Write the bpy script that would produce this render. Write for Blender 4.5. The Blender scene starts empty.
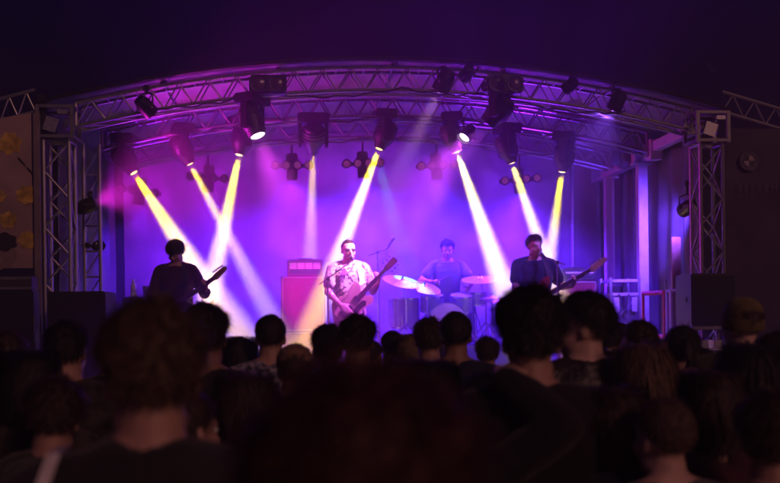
import bpy, bmesh, math, random
from mathutils import Vector, Matrix, noise, Euler

random.seed(7)
scene = bpy.context.scene
COL = scene.collection
R = math.radians

# ------------------------------------------------------------------ camera
F_PX, CX, HY = 950.0, 390.0, 315.0          # focal length / horizon measured on the 780 px photograph
ROLL = R(0.7)
CAM_Z = 1.7
cam_d = bpy.data.cameras.new('camera')
cam = bpy.data.objects.new('camera', cam_d); COL.objects.link(cam)
cam.matrix_world = Matrix.Translation((0, 0, CAM_Z)) @ Matrix.Rotation(R(90), 4, 'X') @ Matrix.Rotation(-ROLL, 4, 'Z')
cam_d.sensor_width = 36.0
cam_d.lens = F_PX / 780 * 36.0
cam_d.shift_y = (HY - 241.5) / 780
cam_d.clip_start = 0.05
cam_d.clip_end = 500
cam_d.dof.use_dof = True
cam_d.dof.focus_distance = 10.4
cam_d.dof.aperture_fstop = 2.6
scene.camera = cam

# ------------------------------------------------------------------ night sky, faint warm light from behind the crowd
world = bpy.data.worlds.new('World'); scene.world = world
world.use_nodes = True
nt = world.node_tree
bg = nt.nodes['Background']
sky = nt.nodes.new('ShaderNodeTexSky'); sky.sky_type = 'NISHITA'; sky.sun_disc = False
sky.sun_elevation = R(-3.5); sky.sun_rotation = R(160)
mul = nt.nodes.new('ShaderNodeMixRGB'); mul.blend_type = 'MULTIPLY'; mul.inputs[0].default_value = 1.0
mul.inputs[2].default_value = (0.08, 0.015, 1.0, 1)
nt.links.new(sky.outputs[0], mul.inputs[1]); nt.links.new(mul.outputs[0], bg.inputs[0])
bg.inputs[1].default_value = 0.4

sun_d = bpy.data.lights.new('sun', 'SUN'); sun = bpy.data.objects.new('sun', sun_d); COL.objects.link(sun)
sun_d.energy = 0.50; sun_d.angle = R(8); sun_d.color = (1.0, 0.42, 0.34)
sun.rotation_euler = Vector((-0.45, 0.80, -0.42)).to_track_quat('-Z', 'Y').to_euler()

vs = scene.view_settings
vs.view_transform = 'Standard'; vs.look = 'None'; vs.exposure = 0.45; vs.gamma = 1.0
vs.use_curve_mapping = False
scene.render.engine = 'CYCLES'
cy = scene.cycles
cy.max_bounces = 4; cy.diffuse_bounces = 2; cy.glossy_bounces = 2; cy.transmission_bounces = 4
cy.volume_bounces = 0; cy.transparent_max_bounces = 6
cy.caustics_reflective = False; cy.caustics_refractive = False
cy.sample_clamp_indirect = 2.0
cy.sample_clamp_direct = 0.0
cy.use_denoising = True
cy.denoiser = 'OPENIMAGEDENOISE'
cy.use_light_tree = True

# ------------------------------------------------------------------ frames
YAW = math.atan2(93, 950)                     # the stage stands a little turned from the camera
CS, SN = math.cos(YAW), math.sin(YAW)
OX, OY = 0.06, 10.03                          # middle of the stage front
STAGE_M = Matrix.Translation((OX, OY, 0)) @ Matrix.Rotation(YAW, 4, 'Z')
FLOOR = 0.8                                   # stage deck height

def ray(px, py):
    u, v = px - CX, HY - py
    c, s = math.cos(ROLL), math.sin(ROLL)
    return Vector(((u * c + v * s) / F_PX, 1.0, (-u * s + v * c) / F_PX))

def at(px, py, Y):                            # a point Y metres ahead of the camera
    return Vector((0, 0, CAM_Z)) + ray(px, py) * Y

def lp(px, py, t):                            # a point t metres behind the stage front, in stage coordinates
    d = ray(px, py)
    k = (t + (-SN * OX + CS * OY)) / (-SN * d.x + CS * d.y)
    P = Vector((0, 0, CAM_Z)) + d * k
    return Vector(((P.x - OX) * CS + (P.y - OY) * SN, t, P.z))

# ------------------------------------------------------------------ materials
def mat(name, col, rough=0.6, metal=0.0, var=0.0, vscale=6.0, bump=0.0, bscale=40.0, spec=0.5, sheen=0.0, col2=None):
    m = bpy.data.materials.new(name); m.use_nodes = True
    t = m.node_tree; b = t.nodes['Principled BSDF']
    b.inputs['Base Color'].default_value = (*col, 1)
    b.inputs['Roughness'].default_value = rough
    b.inputs['Metallic'].default_value = metal
    b.inputs['Specular IOR Level'].default_value = spec
    if sheen: b.inputs['Sheen Weight'].default_value = sheen
    tc = None
    if var or bump or col2:
        tc = t.nodes.new('ShaderNodeTexCoord')
    if var or col2:
        n = t.nodes.new('ShaderNodeTexNoise'); n.inputs['Scale'].default_value = vscale; n.inputs['Detail'].default_value = 4
        t.links.new(tc.outputs['Object'], n.inputs['Vector'])
        r = t.nodes.new('ShaderNodeValToRGB')
        r.color_ramp.elements[0].position = 0.35; r.color_ramp.elements[1].position = 0.65
        a = tuple(max(0, c * (1 - var)) for c in col); z = col2 or tuple(min(1, c * (1 + var)) for c in col)
        r.color_ramp.elements[0].color = (*a, 1); r.color_ramp.elements[1].color = (*z, 1)
        t.links.new(n.outputs['Fac'], r.inputs[0]); t.links.new(r.outputs[0], b.inputs['Base Color'])
        mr = t.nodes.new('ShaderNodeMapRange'); mr.inputs[3].default_value = max(0.05, rough - 0.1); mr.inputs[4].default_value = min(1, rough + 0.1)
        t.links.new(n.outputs['Fac'], mr.inputs[0]); t.links.new(mr.outputs[0], b.inputs['Roughness'])
    if bump:
        n2 = t.nodes.new('ShaderNodeTexNoise'); n2.inputs['Scale'].default_value = bscale; n2.inputs['Detail'].default_value = 3
        t.links.new(tc.outputs['Object'], n2.inputs['Vector'])
        bp = t.nodes.new('ShaderNodeBump'); bp.inputs['Strength'].default_value = bump; bp.inputs['Distance'].default_value = 0.01
        t.links.new(n2.outputs['Fac'], bp.inputs['Height']); t.links.new(bp.outputs[0], b.inputs['Normal'])
    return m

def emis(name, col, strength):
    m = bpy.data.materials.new(name); m.use_nodes = True
    b = m.node_tree.nodes['Principled BSDF']
    b.inputs['Base Color'].default_value = (0.05, 0.05, 0.05, 1)
    b.inputs['Emission Color'].default_value = (*col, 1); b.inputs['Emission Strength'].default_value = strength
    m.cycles.emission_sampling = 'NONE'
    return m

M = {
 'alu': mat('aluminium', (0.40, 0.40, 0.42), 0.42, 0.7, 0.15, 30, 0.05, 200),
 'alu_dark': mat('dull_aluminium', (0.22, 0.22, 0.24), 0.5, 0.6, 0.2, 25),
 'black_metal': mat('black_metal', (0.022, 0.022, 0.024), 0.45, 0.2, 0.3, 30, 0.1, 300),
 'black_plastic': mat('black_plastic', (0.018, 0.018, 0.02), 0.5, 0.0, 0.3, 20, 0.1, 250),
 'glass_dark': mat('dark_lens', (0.03, 0.03, 0.035), 0.12, 0.0),
 'chrome': mat('chrome', (0.8, 0.8, 0.8), 0.18, 1.0),
 'white_paint': mat('white_paint', (0.62, 0.62, 0.62), 0.5, 0.0, 0.12, 9, 0.1, 60),
 'drape': mat('backdrop_cloth', (0.17, 0.17, 0.175), 0.9, 0, 0.25, 3, 0.25, 150),
 'side_drape': mat('side_cloth', (0.10, 0.10, 0.115), 0.9, 0, 0.25, 4, 0.25, 150),
 'roof_cloth': mat('roof_membrane', (0.16, 0.16, 0.17), 0.75, 0, 0.2, 4, 0.1, 80),
 'black_cloth': mat('black_cloth', (0.015, 0.015, 0.017), 0.95, 0, 0.3, 6, 0.2, 150),
 'deck': mat('stage_plywood', (0.045, 0.04, 0.036), 0.6, 0, 0.3, 5, 0.1, 90),
 'asphalt': mat('asphalt', (0.045, 0.045, 0.045), 0.9, 0, 0.3, 8, 0.4, 120),
 'grille': mat('speaker_grille', (0.02, 0.02, 0.021), 0.6, 0.3, 0.3, 60, 0.4, 350),
 'tolex': mat('amp_tolex', (0.20, 0.03, 0.06), 0.7, 0, 0.2, 30, 0.3, 300),
 'amp_cloth': mat('amp_grille_cloth', (0.24, 0.03, 0.07), 0.9, 0, 0.15, 40, 0.3, 350),
 'amp_dark': mat('amp_dark', (0.06, 0.055, 0.055), 0.7, 0, 0.2, 30, 0.3, 300),
 'piping': mat('amp_piping', (0.7, 0.7, 0.68), 0.5),
 'wood_board': mat('pine_board', (0.36, 0.23, 0.12), 0.7, 0, 0.25, 8, 0.2, 40),
 'maple': mat('maple_neck', (0.42, 0.27, 0.14), 0.4, 0, 0.2, 12),
 'rosewood': mat('rosewood', (0.06, 0.03, 0.02), 0.45, 0, 0.3, 14),
 'cream_finish': mat('cream_guitar_finish', (0.62, 0.40, 0.33), 0.22, 0, 0.1, 5),
 'dark_finish': mat('dark_guitar_finish', (0.03, 0.02, 0.02), 0.2),
 'red_finish': mat('red_bass_finish', (0.30, 0.03, 0.03), 0.25, 0, 0.2, 5),
 'pick': mat('pickguard', (0.02, 0.02, 0.02), 0.3),
 'brass': mat('cymbal_brass', (0.78, 0.74, 0.60), 0.38, 0.75, 0.12, 30, 0.05, 200),
 'drum_shell': mat('drum_shell', (0.20, 0.20, 0.24), 0.25, 0.3, 0.1, 10),
 'drum_head': mat('drum_head', (0.45, 0.45, 0.46), 0.5, 0, 0.08, 12),
 'plastic_clear': mat('bottle_plastic', (0.65, 0.68, 0.72), 0.12, 0.0),
 'red_rail': mat('red_painted_rail', (0.55, 0.03, 0.05), 0.4),
 'skin': mat('skin', (0.48, 0.29, 0.21), 0.5, 0, 0.10, 18, 0.08, 120),
 'skin_pale': mat('skin_pale', (0.60, 0.40, 0.31), 0.5, 0, 0.10, 18, 0.08, 120),
 'skin_tan': mat('skin_tan', (0.34, 0.19, 0.12), 0.5, 0, 0.10, 18, 0.08, 120),
 'eye_white': mat('eye_white', (0.7, 0.7, 0.68), 0.2),
 'eye_dark': mat('eye_iris', (0.03, 0.02, 0.015), 0.15),
 'lip': mat('lip', (0.30, 0.09, 0.08), 0.45),
 'shoe': mat('shoe_leather', (0.02, 0.018, 0.016), 0.5, 0, 0.2, 20),
 'denim': mat('denim', (0.04, 0.055, 0.10), 0.9, 0, 0.3, 20, 0.3, 250),
 'black_trouser': mat('black_trouser', (0.018, 0.018, 0.02), 0.9, 0, 0.3, 12, 0.3, 200),
 'pale_trouser': mat('pale_trouser', (0.45, 0.42, 0.38), 0.9, 0, 0.15, 12, 0.3, 200),
 'strap_white': mat('white_strap', (0.7, 0.68, 0.66), 0.7, 0, 0.1, 30),
 'strap_black': mat('black_strap', (0.02, 0.02, 0.02), 0.7, 0, 0.1, 30),
 'gold_em': emis('yellow_lamp_lens', (1.0, 0.72, 0.14), 5.0),
 'mag_em': emis('pink_wash_lens', (1.0, 0.62, 0.95), 9.0),
 'led_dim': emis('dim_led', (0.75, 0.10, 0.55), 0.25),
 'pilot': emis('pilot_led', (1.0, 0.2, 0.2), 4.0),
}

# ------------------------------------------------------------------ object helpers
def set_tag(o, label, cat, group=None):
    o['label'] = label; o['category'] = cat
    if group: o['group'] = group

def new_mesh(name, bm, m=None, smooth=True):
    me = bpy.data.meshes.new(name)
    bmesh.ops.recalc_face_normals(bm, faces=bm.faces)
    bm.to_mesh(me); bm.free()
    if m is not None: me.materials.append(m)
    if smooth:
        me.shade_smooth()
        try: me.set_sharp_from_angle(angle=R(40))
        except Exception: pass
    return me

def link(name, me, parent=None, mw=None, m=None):
    o = bpy.data.objects.new(name, me); COL.objects.link(o)
    if parent is not None: o.parent = parent
    if mw is not None: o.matrix_local = mw
    if m is not None:
        if not me.materials: me.materials.append(m)
        o.material_slots[0].link = 'OBJECT'; o.material_slots[0].material = m
    return o

class Thing:
    """An Empty at the thing's base; parts are given in stage (or world) coordinates."""
    def __init__(s, name, label, cat, base=(0, 0, 0), frame=STAGE_M, group=None, rot=None, own=False):
        s.o = bpy.data.objects.new(name, None); COL.objects.link(s.o)
        s.o.empty_display_size = 0.1
        base = Vector(base)
        s.o.matrix_world = frame @ Matrix.Translation(base) @ (rot or Matrix.Identity(4))
        s.off = Matrix.Identity(4) if own else Matrix.Translation(-base)
        set_tag(s.o, label, cat, group)
    def part(s, name, bm, m, parent=None, label=None, smooth=True):
        me = new_mesh(name, bm, m, smooth)
        o = link(name, me, parent or s.o, Matrix.Identity(4) if parent else s.off)
        if label: o['label'] = label
        return o
    def tube(s, name, a, b, r, m):
        a, b = Vector(a), Vector(b)
        d = b - a
        q = d.to_track_quat('Z', 'Y').to_matrix().to_4x4()
        mw = s.off @ Matrix.Translation(a) @ q @ Matrix.Diagonal((r, r, d.length, 1))
        return link(name, TUBE[m], s.o, mw)

def structure(name, bm, m, label=None, kind='structure', smooth=True, frame=None):
    o = link(name, new_mesh(name, bm, m, smooth))
    if frame is not None: o.matrix_world = frame
    o['kind'] = kind
    if label: o['label'] = label
    return o

def bx(bm, x0, x1, y0, y1, z0, z1, bevel=0.0, rot=None):
    M4 = Matrix.Translation(((x0 + x1) / 2, (y0 + y1) / 2, (z0 + z1) / 2)) @ (rot or Matrix.Identity(4)) @ Matrix.Diagonal((abs(x1 - x0), abs(y1 - y0), abs(z1 - z0), 1))
    r = bmesh.ops.create_cube(bm, size=1, matrix=M4)
    if bevel:
        vv = set(r['verts'])
        es = [e for e in bm.edges if e.verts[0] in vv and e.verts[1] in vv]
        bmesh.ops.bevel(bm, geom=es, offset=bevel, segments=2, affect='EDGES')
    return bm

def box(x0, x1, y0, y1, z0, z1, bevel=0.0): return bx(bmesh.new(), x0, x1, y0, y1, z0, z1, bevel)

def cyl(bm, a, b, r1, r2=None, seg=12, caps=True):
    a, b = Vector(a), Vector(b); d = b - a
    if d.length < 1e-6: return bm
    q = d.to_track_quat('Z', 'Y').to_matrix().to_4x4()
    bmesh.ops.create_cone(bm, cap_ends=caps, segments=seg, radius1=r1, radius2=r1 if r2 is None else r2, depth=d.length,
                          matrix=Matrix.Translation((a + b) / 2) @ q)
    return bm

def sweep(bm, pts, r, seg=8):
    pts = [Vector(p) for p in pts]; rings = []
    n = len(pts)
    up = Vector((0, 0, 1))
    for i, p in enumerate(pts):
        d = (pts[min(i + 1, n - 1)] - pts[max(i - 1, 0)]).normalized()
        a = d.cross(up)
        if a.length < 0.05: a = d.cross(Vector((0, 1, 0)))
        a.normalize(); b = d.cross(a)
        rr = r[i] if isinstance(r, (list, tuple)) else r
        rings.append([bm.verts.new(p + a * math.cos(k * 2 * math.pi / seg) * rr + b * math.sin(k * 2 * math.pi / seg) * rr) for k in range(seg)])
    for i in range(n - 1):
        for k in range(seg):
            bm.faces.new((rings[i][k], rings[i][(k + 1) % seg], rings[i + 1][(k + 1) % seg], rings[i + 1][k]))
    bm.faces.new(rings[0][::-1]); bm.faces.new(rings[-1])
    return bm

def lathe(bm, prof, seg=24, mw=None):
    """prof: list of (radius, height) about z"""
    mw = mw or Matrix.Identity(4); rings = []
    for r, h in prof:
        rr = max(r, 1e-4)
        rings.append([bm.verts.new(mw @ Vector((rr * math.cos(k * 2 * math.pi / seg), rr * math.sin(k * 2 * math.pi / seg), h))) for k in range(seg)])
    for i in range(len(prof) - 1):
        for k in range(seg):
            bm.faces.new((rings[i][k], rings[i][(k + 1) % seg], rings[i + 1][(k + 1) % seg], rings[i + 1][k]))
    bm.faces.new(rings[0][::-1]); bm.faces.new(rings[-1])
    return bm

def align(a, b):
    """matrix with z along b-a at a"""
    a, b = Vector(a), Vector(b)
    return Matrix.Translation(a) @ (b - a).to_track_quat('Z', 'Y').to_matrix().to_4x4()

def prism(bm, pts, z0, z1, mw=None):
    mw = mw or Matrix.Identity(4)
    lo = [bm.verts.new(mw @ Vector((p[0], p[1], z0))) for p in pts]
    hi = [bm.verts.new(mw @ Vector((p[0], p[1], z1))) for p in pts]
    n = len(pts)
    bm.faces.new(lo[::-1]); bm.faces.new(hi)
    for i in range(n): bm.faces.new((lo[i], lo[(i + 1) % n], hi[(i + 1) % n], hi[i]))
    return bm

def smooth_outline(pts, k=5):
    out = []; n = len(pts); P = [Vector(p) for p in pts]
    for i in range(n):
        p0, p1, p2, p3 = P[i - 1], P[i], P[(i + 1) % n], P[(i + 2) % n]
        for j in range(k):
            t = j / k
            out.append(0.5 * ((2 * p1) + (p2 - p0) * t + (2 * p0 - 5 * p1 + 4 * p2 - p3) * t * t + (3 * p1 - p0 - 3 * p2 + p3) * t ** 3))
    return [(v.x, v.y) for v in out]

TUBE = {}
for key in ('alu', 'alu_dark', 'chrome', 'black_metal', 'white_paint', 'red_rail'):
    b_ = bmesh.new(); cyl(b_, (0, 0, 0), (0, 0, 1), 1, seg=8)
    TUBE[key] = new_mesh('tube', b_, M[key])

def spot(name, loc, target, power, col, angle, blend=0.3, radius=0.04, parent=None):
    l = bpy.data.lights.new(name, 'SPOT'); o = bpy.data.objects.new(name, l); COL.objects.link(o)
    l.energy = power; l.color = col; l.spot_size = R(angle); l.spot_blend = blend; l.shadow_soft_size = radius
    loc, target = Vector(loc), Vector(target)
    o.matrix_world = Matrix.Translation(loc) @ (target - loc).to_track_quat('-Z', 'Y').to_matrix().to_4x4()
    return o

def sp(s, t, z): return STAGE_M @ Vector((s, t, z))

# ================================================================== setting
g = bmesh.new(); n = 40
for i in range(n + 1):
    for j in range(n + 1):
        x = -40 + 80 * i / n; y = -36 + 80 * j / n
        g.verts.new((x, y, 0.012 * noise.noise(Vector((x * .3, y * .3, 0))) - 0.012))
g.verts.ensure_lookup_table()
for i in range(n):
    for j in range(n):
        a = i * (n + 1) + j
        g.faces.new((g.verts[a], g.verts[a + n + 1], g.verts[a + n + 2], g.verts[a + 1]))
structure('ground', g, M['asphalt'], 'dark asphalt ground under the crowd')

# ---- stage platform
T_BACK = 3.7
th = Thing('stage_platform', 'black raised stage platform carrying the band', 'stage', (0, 2, 0))
pan = new_mesh('deck_panel', box(-0.535, 0.535, -0.66, 0.66, -0.06, 0, 0.004), M['deck'])
for i in range(6):
    for j in range(3):
        link('deck_panel', pan, th.o, th.off @ Matrix.Translation((-2.7 + i * 1.08, 0.66 + j * 1.33, FLOOR)))
for i in range(7):
    for j in range(4):
        th.tube('leg', (-3.1 + i * 1.033, 0.1 + j * 1.25, 0), (-3.1 + i * 1.033, 0.1 + j * 1.25, FLOOR - 0.06), 0.024, 'alu_dark')
sk = bmesh.new(); N = 160; rows = []
for z in (0.01, 0.3, 0.6, FLOOR - 0.01):
    rows.append([sk.verts.new((-3.24 + 6.48 * k / N, -0.035 + 0.02 * math.sin(k * 0.9) + 0.01 * math.sin(k * 2.3 + z), z)) for k in range(N + 1)])
for a, b in zip(rows, rows[1:]):
    for k in range(N): sk.faces.new((a[k], a[k + 1], b[k + 1], b[k]))
th.part('skirt', sk, M['black_cloth'])

# ---- arch line of the roof
HALF = 3.43
def zc(s, z0, rise=0.45): return z0 + rise * (1 - (s / HALF) ** 2)

# ---- front towers
def tower(side, label):
    s0 = side * HALF; h = 0.125; top = 3.52
    th = Thing('truss_tower', label, 'truss tower', (s0, 0, 0), group='box truss towers at the stage front')
    for a in (-h, h):
        for b in (-h, h): th.tube('chord', (s0 + a, b, 0.03), (s0 + a, b, top), 0.021, 'alu')
    bays = 12; dz = (top - 0.1) / bays
    for f in range(4):
        for k in range(bays):
            z0, z1 = 0.06 + k * dz, 0.06 + (k + 1) * dz
            e = -h if (k + f) % 2 else h
            if f == 0: a, b = (s0 + e, -h, z0), (s0 - e, -h, z1)
            elif f == 1: a, b = (s0 + e, h, z0), (s0 - e, h, z1)
            elif f == 2: a, b = (s0 - h, e, z0), (s0 - h, -e, z1)
            else: a, b = (s0 + h, e, z0), (s0 + h, -e, z1)
            th.tube('brace', a, b, 0.011, 'alu')
    for z in (0.06, 1.75, top - 0.02):
        for a, b in (((-h, -h), (h, -h)), ((h, -h), (h, h)), ((h, h), (-h, h)), ((-h, h), (-h, -h))):
            th.tube('ring_bar', (s0 + a[0], a[1], z), (s0 + b[0], b[1], z), 0.013, 'alu')
    th.part('base_plate', box(s0 - 0.3, s0 + 0.3, -0.3, 0.3, 0, 0.03, 0.004), M['alu_dark'])
    # sleeve block on top, where the roof arch lands
    fr = bmesh.new(); H = 0.17
    for a in (-H, H):
        for b in (-H, H): bx(fr, s0 + a - .018, s0 + a + .018, b - .018, b + .018, top - 0.01, top + 0.33)
    for z in (top, top + 0.30):
        for b in (-H, H): bx(fr, s0 - H + .0185, s0 + H - .0185, b - .0165, b + .0165, z, z + 0.03)
        for a in (-H, H): bx(fr, s0 + a - .0165, s0 + a + .0165, -H + .0185, H - .0185, z, z + 0.03)
    sl = th.part('sleeve_block', fr, M['alu_dark'])
    for a in (-0.08, 0.09):
        w = bmesh.new(); lathe(w, [(0.055, -0.02), (0.07, -0.015), (0.045, 0), (0.07, 0.015), (0.055, 0.02)], 16, Matrix.Translation((s0 + a, -0.02, top + 0.17)) @ Matrix.Rotation(R(90), 4, 'Y'))
        th.part('pulley', w, M['alu'], parent=sl)
    pl = bmesh.new(); bx(pl, s0 - 0.10, s0 + 0.03, -0.195, -0.189, top + 0.06, top + 0.2, rot=Matrix.Rotation(R(18), 4, 'Y'))
    bx(pl, s0 + 0.03, s0 + 0.13, -0.195, -0.189, top + 0.235, top + 0.275)
    th.part('gusset_plate', pl, M['alu'], parent=sl)
    return th
tower(-1, 'aluminium box truss tower beside the faded yellow-flower banner')
tower(1, 'aluminium box truss tower above the hanging black loudspeaker')

# ---- second column just behind the tower near the guitarist
def ladder_column(s0, t0, z1, label):
    th = Thing('ladder_column', label, 'truss column', (s0, t0, 0))
    h = 0.085
    for a in (-h, h): th.tube('chord', (s0 + a, t0, 0.0), (s0 + a, t0, z1), 0.022, 'alu')
    k = 0; z = 0.2
    while z < z1 - 0.15:
        th.tube('rung', (s0 - h, t0, z), (s0 + h, t0, z), 0.012, 'alu')
        th.tube('brace', (s0 - h, t0, z), (s0 + h, t0, z + 0.28), 0.009, 'alu')
        z += 0.28
    return th
q = lp(92, 200, 0.75)
ladder_column(q.x, 0.75, 3.62, 'slim ladder truss column standing behind the tower near the guitarist')

# ---- roof arches
def arch(t0, label, name='roof_arch', nb=22, top=3.86, low=3.62, w=0.11, end=HALF - 0.17, rise=0.45):
    th = Thing(name, label, 'truss', (0, t0, low), group='curved roof trusses')
    N = 48
    for dt in (-w, w):
        for z0, r in ((top, 0.019), (low, 0.021)):
            sw = bmesh.new(); sweep(sw, [(-end + 2 * end * k / N, t0 + dt, zc(-end + 2 * end * k / N, z0, rise)) for k in range(N + 1)], r, 8)
            th.part('chord', sw, M['alu'])
    for k in range(nb):
        a = -end + 2 * end * k / nb; b = -end + 2 * end * (k + 1) / nb; m = (a + b) / 2
        for dt in (-w, w):
            th.tube('brace', (a, t0 + dt, zc(a, low, rise)), (m, t0 + dt, zc(m, top, rise)), 0.008, 'alu')
            th.tube('brace', (m, t0 + dt, zc(m, top, rise)), (b, t0 + dt, zc(b, low, rise)), 0.008, 'alu')
        th.tube('brace', (a, t0 - w, zc(a, low, rise)), (b, t0 + w, zc(b, low, rise)), 0.009, 'alu')
        th.tube('cross_bar', (a, t0 - w, zc(a, top, rise)), (a, t0 + w, zc(a, top, rise)), 0.009, 'alu')
    for j, (s_a, s_b) in enumerate(((-2.6, -1.35), (-1.35, 0.1), (0.1, 1.0), (1.0, 2.5))):
        sw = bmesh.new(); dz = (0.05, 0.09, 0.06, 0.10)[(j + int(t0 * 3)) % 4]
        sweep(sw, [(s_a + (s_b - s_a) * k / 14, t0 - w - 0.03, zc(s_a + (s_b - s_a) * k / 14, low, rise) + 0.02 - dz * math.sin(math.pi * k / 14) + 0.012 * math.sin(k * 1.9)) for k in range(15)], 0.009, 6)
        th.part('cable', sw, M['black_plastic'])
    for e in (-end, end):
        for dt in (-w, w): th.tube('end_post', (e, t0 + dt, zc(e, low, rise)), (e, t0 + dt, zc(e, top, rise)), 0.02, 'alu')
    return th
arch(0.10, 'curved aluminium truss along the front edge of the stage roof')
arch(1.42, 'curved truss that the row of yellow beam lamps hangs from')
arch(2.75, 'rearmost curved truss close to the purple backdrop', nb=18)

# ---- longitudinal purlins
for i, s in enumerate((-2.4, -1.2, 0.0, 1.2, 2.4)):
    z = zc(s, 3.86) + 0.035
    th = Thing('roof_purlin', 'thin tube running back under the stage roof, number %s from the guitarist side' % ('one', 'two', 'three', 'four', 'five')[i],
               'tube', (s, 0, z), group='tubes under the stage roof')
    th.part('pipe', cyl(bmesh.new(), (s, 0.0, z), (s, T_BACK, z), 0.016, seg=10), M['alu_dark'])
    for t in (0.10, 1.42, 2.75):
        th.part('coupler', box(s - 0.03, s + 0.03, t - 0.02, t + 0.02, z - 0.03, z + 0.025, 0.004), M['alu'])

# ---- roof membrane
def membrane(name, m, f, ns, nt_, th_=0.006):
    b = bmesh.new(); grid = []
    for side in (0, 1):
        grid.append([[b.verts.new(f(i / ns, j / nt_, side * th_)) for j in range(nt_ + 1)] for i in range(ns + 1)])
    for side in (0, 1):
        G = grid[side]
        for i in range(ns):
            for j in range(nt_):
                q = (G[i][j], G[i + 1][j], G[i + 1][j + 1], G[i][j + 1])
                b.faces.new(q if side else q[::-1])
    A, B = grid
    for i in range(ns):
        b.faces.new((A[i][0], A[i + 1][0], B[i + 1][0], B[i][0])); b.faces.new((A[i + 1][nt_], A[i][nt_], B[i][nt_], B[i + 1][nt_]))
    for j in range(nt_):
        b.faces.new((A[0][j + 1], A[0][j], B[0][j], B[0][j + 1])); b.faces.new((A[ns][j], A[ns][j + 1], B[ns][j + 1], B[ns][j]))
    return b
def roof_f(a, b, k):
    s = -3.62 + 7.24 * a; t = -0.12 + (T_BACK + 0.32) * b
    sag = 0.02 * abs(math.sin(math.pi * (t - 0.1) / 1.32)) + 0.008 * noise.noise(Vector((s * 1.5, t * 2, 3)))
    return (s, t, zc(s, 3.925) - sag + k)
th = Thing('stage_roof', 'dark arched fabric canopy over the band', 'canopy', (0, 1.8, 3.9))
th.part('membrane', membrane('membrane', None, roof_f, 60, 36), M['roof_cloth'])
sw = bmesh.new(); sweep(sw, [(-3.62 + 7.24 * k / 60, -0.13, zc(-3.62 + 7.24 * k / 60, 3.925) + 0.005) for k in range(61)], 0.018, 8)
th.part('front_hem', sw, M['black_cloth'])

# ---- backdrop and side curtains
def drop_f(a, b, k):
    s = -3.45 + 6.9 * a; z = FLOOR + (zc(s, 3.90) - FLOOR) * b
    w = 0.02 * math.sin(s * 9 + 0.6 * math.sin(z * 1.3)) + 0.05 * noise.noise(Vector((s * .7, z * .9, 1))) + 0.03 * noise.noise(Vector((s * 2.2 + z * 2.0, z * 1.2 - s, 7))) + 0.05 * abs(noise.noise(Vector((s * 0.9 - z * 1.3, z * 1.5 + s * .5, 17)))) + 0.03 * abs(noise.noise(Vector((s * 1.6 + z * 1.1, z * 2.2 - s * .9, 27))))
    return (s, T_BACK + 0.02 + w + k, z - 0.003)
th = Thing('backdrop', 'large wrinkled cloth hanging behind the band, glowing purple', 'backdrop', (0, T_BACK, FLOOR))
th.part('cloth', membrane('cloth', None, drop_f, 150, 50), M['drape'])
th.part('hem_pipe', cyl(bmesh.new(), (-3.4, T_BACK + 0.02, FLOOR + 0.03), (3.4, T_BACK + 0.02, FLOOR + 0.03), 0.02), M['black_metal'])
def side_f(sd):
    def f(a, b, k):
        t = 0.42 + (T_BACK - 0.5) * a; z = FLOOR - 0.05 + (3.86 - FLOOR) * b
        return (sd * (3.56 + 0.03 * math.sin(t * 14) + 0.03 * noise.noise(Vector((t * 2, z, sd)))) + k * sd, t, z)
    return f
for sd, lab in ((-1, 'dark side curtain behind the guitarist at the edge of the stage'), (1, 'dark blue lit side curtain behind the handrail and stage steps')):
    th = Thing('side_curtain', lab, 'curtain', (sd * 3.56, 2, FLOOR))
    th.part('cloth', membrane('cloth', None, side_f(sd), 90, 24), M['side_drape'])

# ---- white lifting beam along the bassist's side, with its posts
th = Thing('lifting_beam', 'white painted box beam slanting back above two square posts', 'beam', (3.35, 1.9, 3.6))
th.part('rear_section', box(3.29, 3.41, 1.30, 3.62, 3.60, 3.78, 0.008), M['white_paint'])
th.part('front_section', box(3.30, 3.40, 0.20, 1.295, 3.66, 3.78, 0.006), M['white_paint'])
th.part('joint_plate', box(3.275, 3.425, 1.22, 1.40, 3.56, 3.81, 0.006), M['white_paint'])
th.part('hinge_pin', cyl(bmesh.new(), (3.25, 1.31, 3.63), (3.45, 1.31, 3.63), 0.035), M['alu'])
for t in (1.62, 2.1):
    bm_ = bmesh.new(); cyl(bm_, (3.275, t, 3.69), (3.29, t, 3.69), 0.03, seg=8); th.part('bolt', bm_, M['alu_dark'])
cl = bmesh.new(); bx(cl, 3.18, 3.288, 1.95, 2.15, 3.58, 3.80, 0.01); bx(cl, 3.05, 3.178, 2.0, 2.1, 3.62, 3.76, 0.01)
th.part('clamp_block', cl, M['alu_dark'])
def post(px, t, label):
    s = 3.34
    th = Thing('square_post', label, 'post', (s, t, FLOOR), group='square posts under the white beam')
    th.part('shaft', box(s - 0.06, s + 0.06, t - 0.06, t + 0.06, FLOOR, 3.57, 0.008), M['white_paint'])
    th.part('head_plate', box(s - 0.12, s + 0.12, t - 0.09, t + 0.09, 3.572, 3.598, 0.003), M['white_paint'])
    th.part('foot_plate', box(s - 0.11, s + 0.11, t - 0.11, t + 0.11, FLOOR + 0.001, FLOOR + 0.02, 0.003), M['alu_dark'])
post(608, 3.0, 'pale square post nearer the bassist, under the rear of the white beam')
post(642, 1.72, 'pale square post farther from the bassist, under the white beam joint')
q = lp(573, 250, 3.3).x
th = Thing('corner_pipe', 'slim upright pipe in the rear stage corner behind the bassist', 'pipe', (q, 3.3, FLOOR))
th.part('pipe', cyl(bmesh.new(), (q, 3.3, FLOOR), (q, 3.3, zc(q, 3.86)), 0.03), M['alu_dark'])
th.part('foot', cyl(bmesh.new(), (q, 3.3, FLOOR), (q, 3.3, FLOOR + 0.02), 0.12), M['alu_dark'])

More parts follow.
